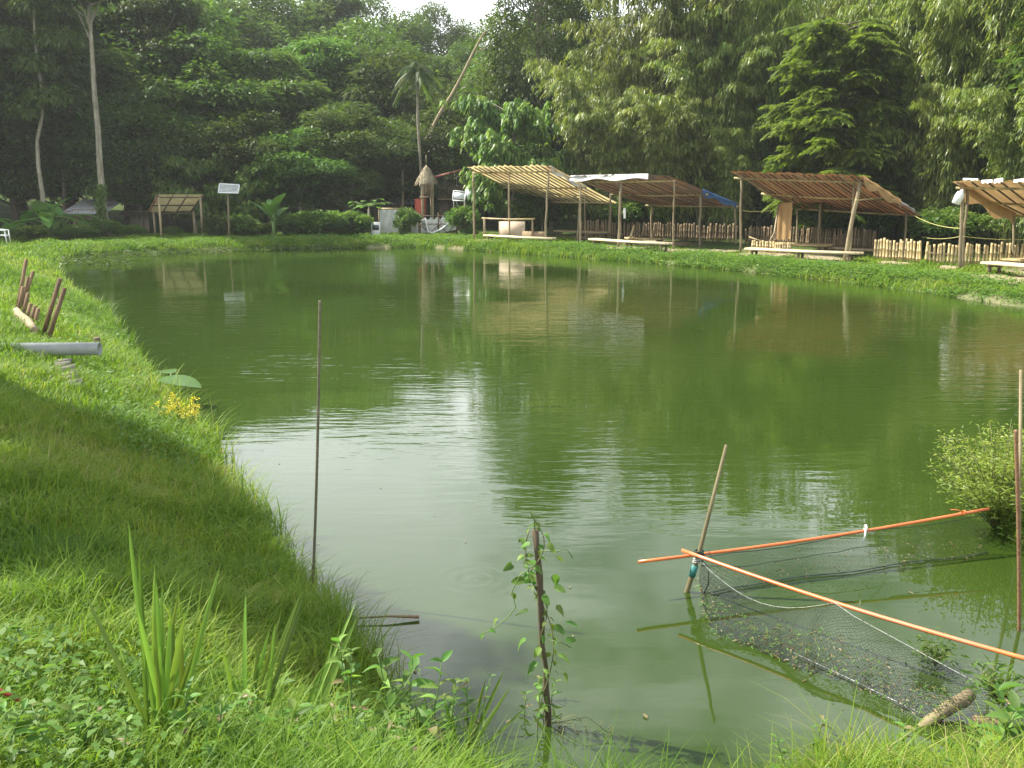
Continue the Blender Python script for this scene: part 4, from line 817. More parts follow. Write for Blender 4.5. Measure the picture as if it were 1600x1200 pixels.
banana(102, 366, 48.5, 8, 0.8, 'banana plant with arching leaves between crooked and straight trunks', elev=(-.1, .9))
banana(30, 368, 48.5, 6, 0.7, 'shaded banana plant near the white plastic chair', elev=(.0, .8))
banana(-40, 370, 46, 7, 0.9, 'banana plant behind the white plastic chair', elev=(.0, .9))
# papaya
b = PY(577, 364, 51.5); b[2] = g1(b[0], b[1]); t = thing('papaya_plant', b, 'papaya plant with flat topped leaf crown left of the grey tarpaulin', 'papaya'); st = PY(576, 322, 51.5); tubeo('stem', [b, st], [.07, .05], M['bark_pale'], t)
PAP = leaf_mesh('papaya_leaf', lambda t_: .42 * math.sin(min(1, t_ * 1.05) * math.pi) ** .7 * (0.75 + .25 * math.cos(t_ * 30)) + .001, M['leaf_weed'], 13, .3, .1, .6)
for i in range(22):
    a = i * 2.4; e = rng.uniform(-.1, .55); d = np.array([math.cos(a) * math.cos(e), math.sin(a) * math.cos(e) * .8, math.sin(e)]); ln = rng.uniform(.35, 1.0); tubeo('leaf_stalk', [st, st + d * ln], .012, M['stem'], t, 4); put_leaf(PAP, t, st + d * ln, d * [1, 1, .2], .42, .42)
# bushes and hedges on the far bank
for px, by, Y, H, w, lab in [(345, 362, 49.5, 1.0, 1.1, 'round leafy bush at the foot of the slatted lamp panel post'), (372, 362, 50, 1.1, 1.2, 'leafy bush between the lamp panel post and the banana plant'), (470, 362, 50.5, 1.15, 1.4, 'dense creeper covered hedge bush right of the young banana plant'),
                             (505, 362, 50.5, 1.25, 1.4, 'tallest creeper covered hedge bush in the middle of the far bank'), (545, 363, 50.5, 1.15, 1.3, 'creeper covered hedge bush beside the papaya plant'), (160, 360, 49, .9, 1.3, 'low weedy bush round the foot of the straight pale trunk'), (270, 364, 50.5, .5, 1.2, 'low dark bush under the small far shed'),
                             (636, 364, 51.5, 1.35, .55, 'narrow leafy shrub climbing the post between two grey tarpaulins'), (728, 366, 50.5, 1.5, .7, 'yellowish leafy shrub right of the white tarpaulin gate'), (835, 362, 50.5, 2.0, .8, 'bright leafy shrub seen under the yellow tarp roof'), (55, 372, 46, .7, 1.6, 'dark weedy bush below the banana leaves'), (120, 370, 47, .7, 1.6, 'shaded weedy bush below the arching banana leaves'), (205, 368, 49, .6, 1.5, 'low shaded bush left of the small far shed'),
                             (410, 364, 49.8, .6, 1.6, 'low weeds at the foot of the young banana plant'), (1000, 372, 50.6, 1.8, 1.2, 'shaded bush behind the fence of the patched shed'), (1330, 388, 44.5, 2.0, 1.3, 'shaded bush behind the orange shed'), (1480, 395, 38.5, 1.6, 1.2, 'shaded bush behind the sunlit paling fence')]:
    X = PY(px, by, Y)[0]; put('bush', X, Y, H, w * 1.1, label=lab, cat='bush', group='bushes along the far bank')
# creeper on the straight trunk
t = thing('creeper', PY(160, 352, 50.1), 'leafy creeper climbing the foot of the straight pale trunk', 'creeper'); lb = MB(); n = 900; zz = rng.random(n) ** 1.4; P = np.array([PY(157 + rng.normal(0, 3.5), 350 - 62 * z_, 50.0 + rng.normal(0, .15)) for z_ in zz]); leaves(lb, P, rdir(n, -1, .2), rdir(n, .2, 1), .16, .09, rng.random(n)); lb.build('foliage', M['leaf_weed'], t); tag(t.children[0], kind='stuff')

# ------------------------------------------------------------------ left bank: stakes, plank, pipe, stones
for k, (bx, by, tx, ty, Y) in enumerate([(28, 478, 41, 405, 19.0), (36, 474, 52, 424, 19.3), (33, 484, 44, 433, 18.6), (28, 488, 36, 448, 18.0), (36, 492, 44, 458, 17.6), (41, 500, 48, 474, 17.2), (47, 506, 55, 478, 16.8), (53, 512, 60, 482, 16.4), (69, 518, 94, 435, 15.6), (76, 528, 101, 450, 15.2)]):
    p, q = PY(bx, by, Y), PY(tx, ty, Y); z = g1(p[0], p[1]); mb = MB(); d = q - p; p = p + d * ((z - .15 - p[2]) / d[2]); s = unit(np.cross(d, [0, 1.0, 0])); ax = np.array([s, unit(np.cross(unit(d), s)), unit(d)]); L = np.linalg.norm(q - p)
    mb.box((p + q) / 2, (.06 if k >= 8 else .055, .04, L), ax, rng.random())
    solo('timber_stake', mb, M['wood_stake'], ['leaning brown timber stake in the old fence on the left bank', 'tall leaning timber stake standing apart beside the drain pipe'][k >= 8], 'stake', ['timber stakes of the old fence', 'leaning pair of stakes by the pipe'][k >= 8])
p, q = PZ(26, 487, .95), PZ(52, 512, .95); p = PY(26, 486, 17.6); q = PY(54, 516, 15.4); solo('fallen_plank', MB().tube(wob(p, q, 6, .01), [.07, .08, .08, .075, .07, .065], 7), M['pole'], 'pale weathered log lying against the foot of the stakes', 'log', smooth=True)
a, b = PY(-80, 546, 13.5), PY(156, 545, 13.4); ax_ = unit(b - a); mb = MB(); th = np.linspace(0, 2 * math.pi, 25)[:-1]
R1, R0 = .088, .078; s_ = np.array([0, 1.0, 0]); u_ = np.array([0, 0, 1.0]); ring = lambda c, r: [c + r * (math.cos(q) * s_ + math.sin(q) * u_) for q in th]
V = ring(a, R1) + ring(b, R1) + ring(b, R0) + ring(b - ax_ * 1.2, R0); Q = []
for L_ in range(3):
    for i in range(24): j = (i + 1) % 24; Q.append((L_ * 24 + i, L_ * 24 + j, (L_ + 1) * 24 + j, (L_ + 1) * 24 + i))
mb.add(V, Q); solo('drain_pipe', mb, M['pvc'], 'grey plastic drain pipe sticking out over the left bank', 'pipe', smooth=True)
for k in range(7):
    c = PZ(98 + k * 2.6 + rng.normal(0, 1.2), 556 + k * 5.2, .72); c[2] = g1(c[0], c[1]) + .065; mb = MB(); mb.box(c, (.19, .12, .10), [unit(np.array([1, .2 * rng.normal(), .1])), unit(np.array([-.2, 1, 0])), np.array([0, 0, 1.0])]); mb.V[-1] += rng.normal(0, .014, mb.V[-1].shape)
    solo('stone_block', mb, M['stone'], 'rough grey stone block in the short row below the drain pipe', 'stone', 'row of stones by the drain pipe')
p = PZ(150, 530, .5); p[2] = g1(p[0], p[1]); solo('stump', MB().tube([p - [0, 0, .05], p + [0, .02, .1], p + [0.01, 0, .24]], [.07, .06, .055], 8), M['pole_old'], 'short dark stump at the edge of the left bank past the pipe', 'stump', smooth=True)
# taro leaf and yellow flowers at the left edge
TARO = leaf_mesh('taro_leaf', lambda t_: .36 * math.sin(min(1, (t_ + .12) / 1.12) * math.pi) ** .8 + .0005, M['leaf_banana'], 11, .18, .08, .55)
b = PZ(262, 612, .2); b[2] = g1(b[0], b[1]); t = thing('taro_plant', b, 'large flat taro leaf leaning over the water above the yellow flowers', 'plant'); e = PY(250, 592, b[1]); tubeo('leaf_stalk', [b, (b + e) / 2 + [-.05, 0, .05], e], .012, M['stem'], t, 5); put_leaf(TARO, t, e, (1, -.2, .02), .62, .62, roll=.06)
e2 = e + [.05, .3, .02]; tubeo('leaf_stalk', [b, e2], .01, M['stem'], t, 5); put_leaf(TARO, t, e2, (-.5, .6, .1), .4, .4)
b = PZ(275, 650, .3); b[2] = g1(b[0], b[1]); t = thing('yellow_flower_plant', b, 'weed with upright yellow flower sprays at the edge of the left bank', 'flower')
for k, (px, py) in enumerate([(248, 634), (256, 640), (265, 622), (272, 618), (277, 628), (282, 634), (290, 642), (297, 630), (303, 625), (305, 638), (300, 648), (262, 648)]):
    e = PY(px, py, b[1] + rng.normal(0, .1)); z = b + np.array([(e[0] - b[0]) * .7, 0, 0]); tubeo('stem', [z, e], .006, M['stem'], t, 4); lb = MB(); n = 34; P = e + np.column_stack([rng.normal(0, .025, n), rng.normal(0, .025, n), rng.uniform(-.16, .03, n)]); leaves(lb, P, rdir(n, .2, 1), rdir(n), .05, .018, rng.random(n)); tag(lb.build('flower_spray', M['flower_yellow'], t), kind='stuff')

# ------------------------------------------------------------------ rods, pen poles and net
def rebar(name, pb, pt, r, mat, label, cat='rod'):
    L = np.linalg.norm(pt - pb); n = int(L / .012); T = np.linspace(0, 1, n); pts = pb + (pt - pb) * T[:, None] + np.outer(np.sin(T * 3.1) * .012, [1, 0, 0]); rr = np.where(np.arange(n) % 2, r * 1.13, r * .94); return solo(name, MB().tube(pts, rr, 7), mat, label, cat, smooth=True, base=pb)
def down(px, py, Y, px2, py2): a = PY(px, py, Y); b = PY(px2, py2, Y); return a, b
wb = PZ(480, 925, .05); rebar('steel_rod', wb + [0, 0, -.5], PY(500, 470, wb[1]), .0105, M['rebar_grey'], 'tall ribbed steel rod standing at the edge of the left bank', 'rod')
wb2 = PZ(1601, 985, .0); rebar('steel_rod', wb2 + [0, 0, -.4], PY(1587, 672, wb2[1]), .0125, M['rust'], 'rusty ribbed steel rod standing in front of the bush in the net pen', 'rod')
wb3 = PZ(1600, 860, .0); a = PY(1595, 578, wb3[1]); solo('bamboo_pole', MB().tube([wb3 + [0, 0, -.4], a], [.013, .012], 7), M['pole'], 'thin brown pole standing behind the bush in the net pen', 'pole', smooth=True)
J = PZ(1092, 866, .30); jb = PZ(1073, 925, 0.0); jt = PY(1135, 695, J[1] + .12)
t = thing('corner_pole', jb, 'leaning bamboo corner pole of the net pen wrapped with twine', 'pole'); dirn = unit(J - jb)
tubeo('pole', [jb - dirn * .5, jb, J, jt], [.021, .021, .017, .012], M['pole_olive'], t, 8); tubeo('tape', [jb + dirn * .13, jb + dirn * .22], .0265, M['teal_tape'], t, 8)
hel = [J + np.array([.035 * math.cos(a_) + .004 * math.sin(3 * a_), .035 * math.sin(a_), -.02 + .05 * k / 40]) for k, a_ in enumerate(np.linspace(0, 30, 41))]; tubeo('twine', hel, .006, M['rope_dark'], t, 5)
hel = [jb + dirn * (.24 + .06 * k / 30) + np.array([.027 * math.cos(a_), .027 * math.sin(a_), 0]) for k, a_ in enumerate(np.linspace(0, 26, 31))]; tubeo('twine', hel, .005, M['rope_grey'], t, 5)
tubeo('loose_twine', [J + [.03, -.02, 0], J + [.07, -.03, .03], J + [.10, -.03, -.03], J + [.03, -.03, -.02]], .004, M['rope_dark'], t, 4)
tubeo('loose_twine', [jb + dirn * .27 + [.03, -.02, 0], jb + dirn * .2 + [.10, -.02, 0], jb + dirn * .1 + [.13, -.02, -.02], jb + [.12, -.02, -.02]], .006, M['rope_dark'], t, 4)
A0, A1 = PY(998, 878, J[1] - .12), PY(1545, 795, 8.75); A1[2] = .34; A1 = PZ(1545, 795, .36)
B0, B1 = PZ(1066, 860, .335), PZ(1640, 1040, .37)
def pipe(p, q, r, label):
    mb = MB(); n = 14; T = np.linspace(0, 1, n); pts = p + (q - p) * T[:, None] + np.outer(-.03 * np.sin(T * math.pi), [0, 0, 1]); mb.tube(pts, r, 14); return solo('orange_pipe', mb, M['orange_pipe'], label, 'pipe', 'orange pipes framing the net pen', True)
pA = PZ(998, 878, .27); pipe(pA, A1, .0125, 'orange plastic pipe from the corner pole back to the bush'); pipe(B0, B1, .0135, 'orange plastic pipe running from the corner pole toward the near bank')
# ties on the pipe
tp = pA + (A1 - pA) * .62; t = thing('cloth_tie', tp, 'white cloth strip knotted round the orange pipe', 'tie')
hel = [tp + np.array([.01 * math.sin(a_ * .3), .018 * math.cos(a_), .018 * math.sin(a_)]) for a_ in np.linspace(0, 12, 30)]; tubeo('knot', hel, .006, M['white'], t, 5); tubeo('tail', [tp - [0, .015, .01], tp + [-.01, -.03, -.06], tp + [-.03, -.04, -.11]], [.007, .008, .006], M['white'], t, 5)
tp = pA + (A1 - pA) * .92; t = thing('red_tie', tp, 'small pink plastic strip tied on the orange pipe near the bush', 'tie'); hel = [tp + np.array([.004 * a_ / 3, .017 * math.cos(a_), .017 * math.sin(a_)]) for a_ in np.linspace(0, 9, 24)]; tubeo('knot', hel, .004, M['orange_pipe'], t, 4); tubeo('tail', [tp, tp + [-.06, -.02, .03], tp + [-.12, -.03, .035]], .004, M['orange_pipe'], t, 4)

def net_sheet(name, top, bot, nu, nv, strand, label, wobble=0.012, belly=None):
    """diamond mesh of thin strands over the surface between two edge curves"""
    top = np.asarray(top, float); bot = np.asarray(bot, float); U = np.linspace(0, 1, nu + 1); V = np.linspace(0, 1, nv + 1); TT = np.linspace(0, 1, len(top))
    tp = np.column_stack([np.interp(U, TT, top[:, k]) for k in range(3)]); bt = np.column_stack([np.interp(U, np.linspace(0, 1, len(bot)), bot[:, k]) for k in range(3)])
    G = tp[:, None, :] * (1 - V)[None, :, None] + bt[:, None, :] * V[None, :, None]
    if belly is not None: G = G + np.asarray(belly)[None, None, :] * (np.sin(V * math.pi))[None, :, None] * (0.7 + .3 * np.sin(U * 17))[:, None, None]
    ripple = np.sin(U * 40)[:, None] * np.sin(V * 3)[None, :] * wobble + np.sin(U * 91 + 2)[:, None] * V[None, :] * wobble * .7; G[..., 1] += ripple; G[..., 2] += .3 * ripple; G += rng.normal(0, .0025, G.shape); G[..., 2] = np.maximum(G[..., 2], .006)
    mb = MB(); S = []
    i, j = np.meshgrid(np.arange(nu), np.arange(nv), indexing='ij'); e = (i + j) % 2 == 0
    a = np.where(e[..., None], G[:-1, :-1], G[1:, :-1]).reshape(-1, 3); b = np.where(e[..., None], G[1:, 1:], G[:-1, 1:]).reshape(-1, 3)
    d = unit(b - a); s1 = unit(np.cross(d, [0.3, 1, .2])) * strand; s2 = unit(np.cross(d, s1)) * strand; n = len(a)
    Vv = np.stack([a + s1, a - .5 * s1 + .87 * s2, a - .5 * s1 - .87 * s2, b + s1, b - .5 * s1 + .87 * s2, b - .5 * s1 - .87 * s2], 1).reshape(-1, 3); o6 = np.arange(n)[:, None] * 6
    Q = np.concatenate([o6 + np.array(q)[None, :] for q in ((0, 1, 4, 3), (1, 2, 5, 4), (2, 0, 3, 5))]); mb.add(Vv, Q); return mb, G
C0 = J + [.02, 0, -.03]
topA = [C0] + [pA + (A1 - pA) * u + np.array([0, -.01, -.02 - .035 * abs(math.sin((u - .18) / .44 * math.pi))]) for u in np.linspace(.24, .99, 16)]
botA = [np.array([p[0] + .02, p[1] - .06 - .02 * math.sin(k), .0]) for k, p in enumerate(topA)]
RB = lambda u: B0 + (B1 - B0) * u
ropeB = [C0 + [0, -.01, -.02]] + [RB(.06 + u * .43) + np.array([-.02, -.03, -.015 - .17 * math.sin(u * math.pi)]) for u in np.linspace(.1, 1, 10)] + [RB(.49 + u * .5) + np.array([-.02, -.05 - .1 * u, -.03 - .24 * u]) for u in np.linspace(.1, 1, 10)]
botB = [np.array([p[0] - .02 - .012 * k - .03 * math.sin(k * .9), p[1] - .34 - .10 * math.sin(k * .33), .0]) for k, p in enumerate(ropeB)]
pen = thing('net_pen', jb * .5 + J * .5 * np.array([1, 1, 0]), 'dark fishing net hung along the orange pipes to form a pen', 'net')
ma, GA = net_sheet('net', topA, botA, 190, 18, .0010, ''); oa = ma.build('back_net', M['net'], pen); tag(oa, kind='stuff')
mbn, GB = net_sheet('net', ropeB, botB, 210, 34, .0012, '', .03, (-.05, -.03, .05)); ob = mbn.build('front_net', M['net'], pen); tag(ob, kind='stuff')
tubeo('head_rope', topA, .0035, M['rope_dark'], pen, 5); tubeo('foot_rope', [p + np.array([0, 0, .012]) for p in botA], .005, M['rope_dark'], pen, 5)
tubeo('side_rope', ropeB, .0021, M['rope_grey'], pen, 5); tubeo('mid_rope', [C0 - [0, 0, .06]] + [GA[k, 7] for k in range(20, 118, 8)] + [topA[9]], .003, M['rope_dark'], pen, 4)
# algae and dead weed caught in the net
for nm, GG, nn_, mat in (('caught_weed', GB, 900, M['dead_leaf']), ('caught_algae', GB, 700, M['leaf_weed']), ('caught_weed', GA, 260, M['dead_leaf'])):
    lb = MB(); iu = rng.integers(0, GG.shape[0], nn_); lo = int(GG.shape[1] * .45); iv = rng.integers(lo, GG.shape[1], nn_); P = GG[iu, iv] + rng.normal(0, .012, (nn_, 3)); P[:, 2] = np.maximum(P[:, 2], .008); leaves(lb, P, rdir(nn_, -.3, .3), rdir(nn_, .3, 1), rng.uniform(.015, .045, nn_), .008, rng.random(nn_)); tag(lb.build(nm, mat, pen), kind='stuff')
# thin pole floating outside the net, driftwood
mb = MB(); pts = [PZ(*p, .012) for p in ((1092, 985), (1180, 1003), (1270, 1040), (1350, 1072), (1440, 1112), (1500, 1140))]; 
rope('sunken_line', [PZ(1240, 1020, .015), PZ(1330, 1062, .01), PZ(1450, 1120, .01)], .004, M['rope_grey'], 'pale line lying on the water outside the front net', n=8)
p, q = PZ(1452, 1122, .03), PZ(1517, 1083, .12); solo('driftwood', MB().tube(wob(p - unit(q - p) * .1 - [0, 0, .03], q, 7, .006), [.012, .03, .036, .04, .042, .042, .038], 9), M['pole'], 'short pale driftwood log floating against the front net', 'log', smooth=True)
p, q = PZ(1520, 1122, .02), PZ(1575, 1135, .03); solo('driftwood', MB().tube(wob(p, q, 6, .006), [.02, .03, .03, .03, .028, .02], 8), M['plank'], 'half sunken pale log at the foot of the near bank', 'log', smooth=True)
p, q = PZ(1535, 1055, .2), PZ(1582, 1108, .15); solo('twig', MB().tube(wob(p, q, 6, .006), .008, 6), M['bamboo'], 'thin bare cane slanting over the end of the front net', 'cane', smooth=True)
p, q = PZ(556, 966, .03), PZ(655, 964, .02); solo('floating_stick', MB().tube([p, (p + q) / 2 + [0, 0, .01], q], [.006, .007, .012], 6), M['wood_stake'], 'thin stick lying on the water off the left bank', 'stick', smooth=True)
p, q = PZ(-30, 1172, 1.02), PZ(42, 1204, .92); p[2] = g1(*p[:2]) + .16; q[2] = g1(*q[:2]) + .10; solo('painted_stick', MB().tube([p, q], .008, 8), M['red_paint'], 'faded red stick lying in the grass at the corner', 'stick', smooth=True)

# ------------------------------------------------------------------ bush in the pen, small weeds
def twig_bush(name, base, H, W, nst, label, leafn=46, L=.05, mat='leaf_weed', cat='bush', lean=(0, 0)):
    t = thing(name, base, label, cat); lb = MB(); 
    for i in range(nst):
        a = rng.uniform(0, 6.28); r = W * math.sqrt(rng.random()); h = H * rng.uniform(.55, 1) * (1 - .35 * (r / W) ** 2); e = base + np.array([math.cos(a) * r + lean[0] * h, math.sin(a) * r + lean[1] * h, h]); m = base * .5 + e * .5 + np.array([math.cos(a) * r * -.12, math.sin(a) * r * -.12, .05]); T = np.linspace(0, 1, 7)[:, None]; pts = base * (1 - T) ** 2 + 2 * m * T * (1 - T) + e * T * T
        tubeo('stem', pts, np.linspace(.007, .0025, 7), M['vine_stem'], t, 4); u = rng.uniform(.3, 1, leafn); P = np.column_stack([np.interp(u, T[:, 0], pts[:, k]) for k in range(3)]) + rng.normal(0, .045, (leafn, 3)); D = rdir(leafn, -.3, .8); leaves(lb, P, D, rdir(leafn, .3, 1), L * rng.uniform(.7, 1.3, leafn), L * .24, np.clip(rng.normal(.5 + .3 * (h / H - .7), .2, leafn), 0, 1), .1)
    tag(lb.build('foliage', M[mat], t), kind='stuff'); return t
bb = np.array([4.28, 8.35, .08]); bb[2] = g1(bb[0], bb[1]) - .02
twig_bush('feathery_bush', bb, 1.05, .75, 75, 'feathery yellow green bush growing at the back corner of the net pen', 80, .055, 'leaf_bush')
twig_bush('feathery_bush', bb + [.75, .25, .02], 1.0, .7, 50, 'feathery bush on the spit beside the rusty rod', 80, .055, 'leaf_bush')
twig_bush('water_weed', PZ(1462, 1040, .02), .16, .13, 14, 'small leafy weed growing out of the front net', 18, .05)
twig_bush('water_weed', PZ(1560, 1100, .1), .25, .2, 14, 'leafy weed where the net meets the near bank', 14, .07)

# ------------------------------------------------------------------ stake with climbing vine
vb = PZ(868, 1108, .1); vb[2] = min(g1(vb[0], vb[1]), .3) - .2; vt = PY(836, 828, vb[1]); t = thing('wooden_post', vb, 'dark slanting wooden post at the water edge overgrown by a vine', 'post')
pts = wob(vb, vt, 14, .004); tubeo('post', pts, .0165 + rng.normal(0, .0015, 14), M['pole_old'], t, 8)
v = thing('climbing_vine', vb, 'thin vine with heart shaped leaves climbing the dark post', 'vine')
HEART = [leaf_mesh('heart_leaf', lambda t_: .40 * (math.sin(min(1, (t_ + .10) / 1.1) * math.pi) ** .65) * (1 - .45 * t_) + .0005, M['leaf_weed'], 9, dr, .25, ti) for dr, ti in ((.2, .2), (.4, .5), (.3, .9))]
T = np.linspace(0, 1, 60); hx = np.array([vb + (vt - vb) * u + np.array([.03 * math.cos(u * 26), .03 * math.sin(u * 26), 0]) * (1 + .8 * math.sin(u * 9)) for u in T * 1.06]); tubeo('stem', hx, .0035, M['vine_stem'], v, 4)
hx2 = np.array([vb + (vt - vb) * u + np.array([.06 * math.sin(u * 11 + 1), .04 * math.cos(u * 8), 0]) for u in T]); tubeo('stem', hx2, .003, M['vine_stem'], v, 4)
for pix in ([(836, 830), (834, 805), (830, 798)], [(838, 880), (812, 900), (800, 925), (806, 950), (790, 968), (768, 985), (752, 990)], [(845, 860), (868, 862), (886, 858), (895, 872)], [(858, 1000), (880, 1005), (892, 1012)]):
    tubeo('tendril', [PY(x, y, vb[1] - .05) for x, y in pix], .0028, M['stem'], v, 4)
for (px, py, L, sgn) in [(820, 905, .075, -1), (862, 900, .08, 1), (826, 955, .06, -1), (868, 950, .075, 1), (866, 980, .06, 1), (822, 1000, .07, -1), (872, 1025, .07, 1), (845, 1012, .06, -1), (884, 972, .06, 1), (828, 850, .05, -1), (856, 850, .045, 1), (842, 870, .045, 1), (818, 868, .045, -1), (866, 918, .06, 1), (838, 1035, .06, -1), (800, 882, .055, -1), (806, 928, .045, -1), (778, 968, .05, -1), (764, 985, .04, 1), (756, 992, .035, -1), (850, 835, .04, 1), (880, 1052, .05, 1), (834, 820, .035, -1), (870, 870, .04, 1), (848, 930, .05, 1), (884, 1000, .05, 1)]:
    put_leaf(HEART[rng.integers(3)], v, PY(px, py, vb[1] - .06 + rng.normal(0, .03)), (sgn * rng.uniform(.3, .9), rng.uniform(-.7, .2), rng.uniform(-.9, .1)), L * rng.uniform(1, 1.4), L * rng.uniform(.85, 1.25), up=(0, -.6, 1), roll=rng.normal(0, .5), curl=rng.uniform(.4, 2.4))
for k in range(74):
    hh_ = hx if k % 2 else hx2; u = rng.uniform(.35, 1) if k % 3 else rng.uniform(.8, 1); q = hh_[int(u * 59)]; a = rng.uniform(0, 6.28); L = rng.uniform(.025, .055)
    put_leaf(HEART[rng.integers(3)], v, q + rng.normal(0, .012, 3), (math.cos(a), math.sin(a) - .4, rng.uniform(-.8, .4)), L, L * rng.uniform(.7, 1.1), up=(0, -.6, 1), roll=rng.normal(0, .6), curl=rng.uniform(.5, 2.5))
for k in range(26):                                               # hanging dry vine stems at the foot
    a = vb + (vt - vb) * rng.uniform(.12, .35); e = np.array([a[0] + rng.uniform(.0, .35), a[1] - rng.uniform(0, .2), .12]); e[2] = max(.03, g1(e[0], e[1])); m = (a + e) / 2 + [.05, 0, .08 * rng.random()]; tubeo('dry_stem', [a, m, e], .0025, M['vine_stem'], v, 3)

# ------------------------------------------------------------------ reeds and weeds on the near bank
REED = [leaf_mesh('reed_leaf', lambda t_: 0.5 * (1 - t_ ** 7) * (0.6 + .4 * math.sin(min(1, t_ * 2) * 1.57)) + .0004, M['leaf_reed'], 10, dr, .012, ti) for dr, ti in ((.02, .2), (.06, .5), (.03, .9), (.5, .6))]
def reed_clump(base_px, blades, label, w=.020, zb=None):
    b = PZ(*base_px, .8); 
    for _ in range(4): b = PZ(*base_px, g1(b[0], b[1]))
    t = thing('reed_clump', b - [0, 0, .02], label, 'reeds', 'sword leaved reeds on the near bank')
    for px, py, dy, kind in blades:
        e = PY(px, py, b[1] + dy); s = b + np.array([rng.normal(0, .035), rng.normal(0, .035), -.03]); d = e - s; L = np.linalg.norm(d); put_leaf(REED[kind if kind is not None else rng.integers(3)], t, s, d, L, w * rng.uniform(.8, 1.25), up=(rng.normal(0, .22), -1, .3))
    return t
reed_clump((255, 1165), [(190, 816, 0, None), (216, 850, .05, None), (243, 905, 0, None), (245, 912, .05, None), (279, 920, .05, None), (339, 880, .1, None), (343, 898, .1, None), (289, 958, 0, None), (264, 960, 0, None), (236, 960, -.1, None), (248, 1010, -.1, None), (322, 1000, .1, None), (212, 955, -.1, None), (300, 1000, .2, None), (270, 930, .2, None), (150, 978, -.2, 3), (228, 1040, .1, None), (310, 1060, 0, None), (284, 1000, .1, None), (240, 880, .1, None)],
           'tallest clump of sword leaved reeds in the foreground grass')
reed_clump((390, 1150), [(374, 928, .1, None), (348, 1015, 0, None), (405, 1000, .1, None), (420, 985, .1, None), (430, 970, .1, None), (445, 950, .2, None), (470, 925, .3, None), (478, 920, .3, None), (360, 1060, 0, None), (440, 1010, .3, 3), (372, 1060, 0, None)], 'sparser reed clump between the tallest reeds and the leafy weeds')
reed_clump((470, 1160), [(556, 935, .4, None), (560, 960, .4, None), (520, 1000, .3, None), (540, 1005, .2, None), (505, 1040, .1, None), (575, 1062, .2, 3)], 'few slanting reed blades leaning toward the water beside the leafy weeds')
reed_clump((722, 1190), [(760, 1060, .1, None), (788, 1045, .1, None), (740, 1110, 0, None), (800, 1070, .2, None), (830, 1105, .1, 3), (705, 1110, 0, None), (750, 1090, .1, None), (690, 1080, .0, None)], 'low reed clump at the water edge left of the dark post', .016)
LANCE = [leaf_mesh('weed_leaf', lambda t_: .26 * math.sin(min(1, (t_ + .03) / 1.03) * math.pi) ** .8 * (1 - .25 * t_) + .0005, M['leaf_weed'], 8, dr, .3, ti) for dr, ti in ((.15, .2), (.35, .5), (.25, .9))]
LANCE_DRY = leaf_mesh('weed_leaf', lambda t_: .2 * math.sin(min(1, (t_ + .03) / 1.03) * math.pi) ** .8 + .0005, M['dead_leaf'], 8, .6, .5, .6)
def weed(base_px, tip_px, nn, L, label, side=0.5, dy=.1, group='leafy weeds on the near bank'):
    b = PZ(*base_px, .6)
    for _ in range(4): b = PZ(*base_px, g1(b[0], b[1]))
    e = PY(*tip_px, b[1] + dy); t = thing('leafy_weed', b - [0, 0, .02], label, 'weed', group); m = (b + e) / 2 + [rng.normal(0, .03), 0, 0]; T = np.linspace(0, 1, 9)[:, None]; pts = b * (1 - T) ** 2 + 2 * m * T * (1 - T) + e * T * T
    tubeo('stem', pts, np.linspace(.005, .0025, 9), M['stem'], t, 5); a = rng.uniform(0, 6.28)
    for i in range(nn):
        u = .12 + .88 * (i / (nn - 1)) ** .85; p = np.array([np.interp(u, T[:, 0], pts[:, k]) for k in range(3)]); a += math.pi / 2 + rng.normal(0, .25)
        for s in (0, math.pi):
            d = np.array([math.cos(a + s), math.sin(a + s), .25 + .55 * u]); l_ = L * (1.15 - .45 * u) * rng.uniform(.8, 1.2); put_leaf(LANCE[rng.integers(3)] if rng.random() > .06 else LANCE_DRY, t, p, d, l_, l_ * rng.uniform(.65, 1.2), roll=rng.normal(0, .35), curl=rng.uniform(.4, 2.6))
    return t
WG = 'leafy weeds on the near bank'
for (bp_, tp_, nn, L, lab) in [((552, 1185), (530, 1002), 10, .085, 'upright leafy weed beside the slanting reed blades'), ((560, 1190), (548, 1020), 9, .08, 'leafy weed with small yellowish leaves next to the slanting reeds'), ((600, 1180), (590, 1025), 7, .12, 'broad leaved weed at the left of the pair above the water'), ((640, 1190), (645, 1030), 7, .13, 'broad leaved weed in the middle of the pair above the water'), ((655, 1185), (690, 1035), 7, .12, 'broad leaved weed leaning right over the water'),
                               ((705, 1195), (712, 1068), 8, .065, 'thin stemmed weed right of the broad leaved weeds'), ((840, 1192), (842, 1060), 12, .07, 'bushy weed growing in front of the dark post'), ((855, 1195), (868, 1065), 10, .07, 'bushy weed close behind the dark post foot'), ((815, 1198), (822, 1085), 9, .065, 'small bushy weed left of the dark post foot'),
                               ((300, 1190), (290, 1080), 7, .09, 'low leafy weed at the foot of the tallest reeds'), ((330, 1200), (345, 1100), 6, .09, 'low leafy weed right of the tallest reeds'), ((460, 1200), (455, 1110), 6, .11, 'low broad leaved weed among the sparse reeds'), ((1275, 1198), (1285, 1125), 6, .07, 'small weed with curling vine on the right part of the near bank'), ((1580, 1190), (1560, 1080), 6, .16, 'large soft leaved weed at the right end of the near bank'), ((1545, 1210), (1590, 1110), 6, .15, 'large leaved weed leaning at the right end of the near bank'), ((500, 1205), (490, 1110), 7, .09, 'leafy weed between sparse and slanting reeds')]:
    weed(bp_, tp_, nn, L, lab)
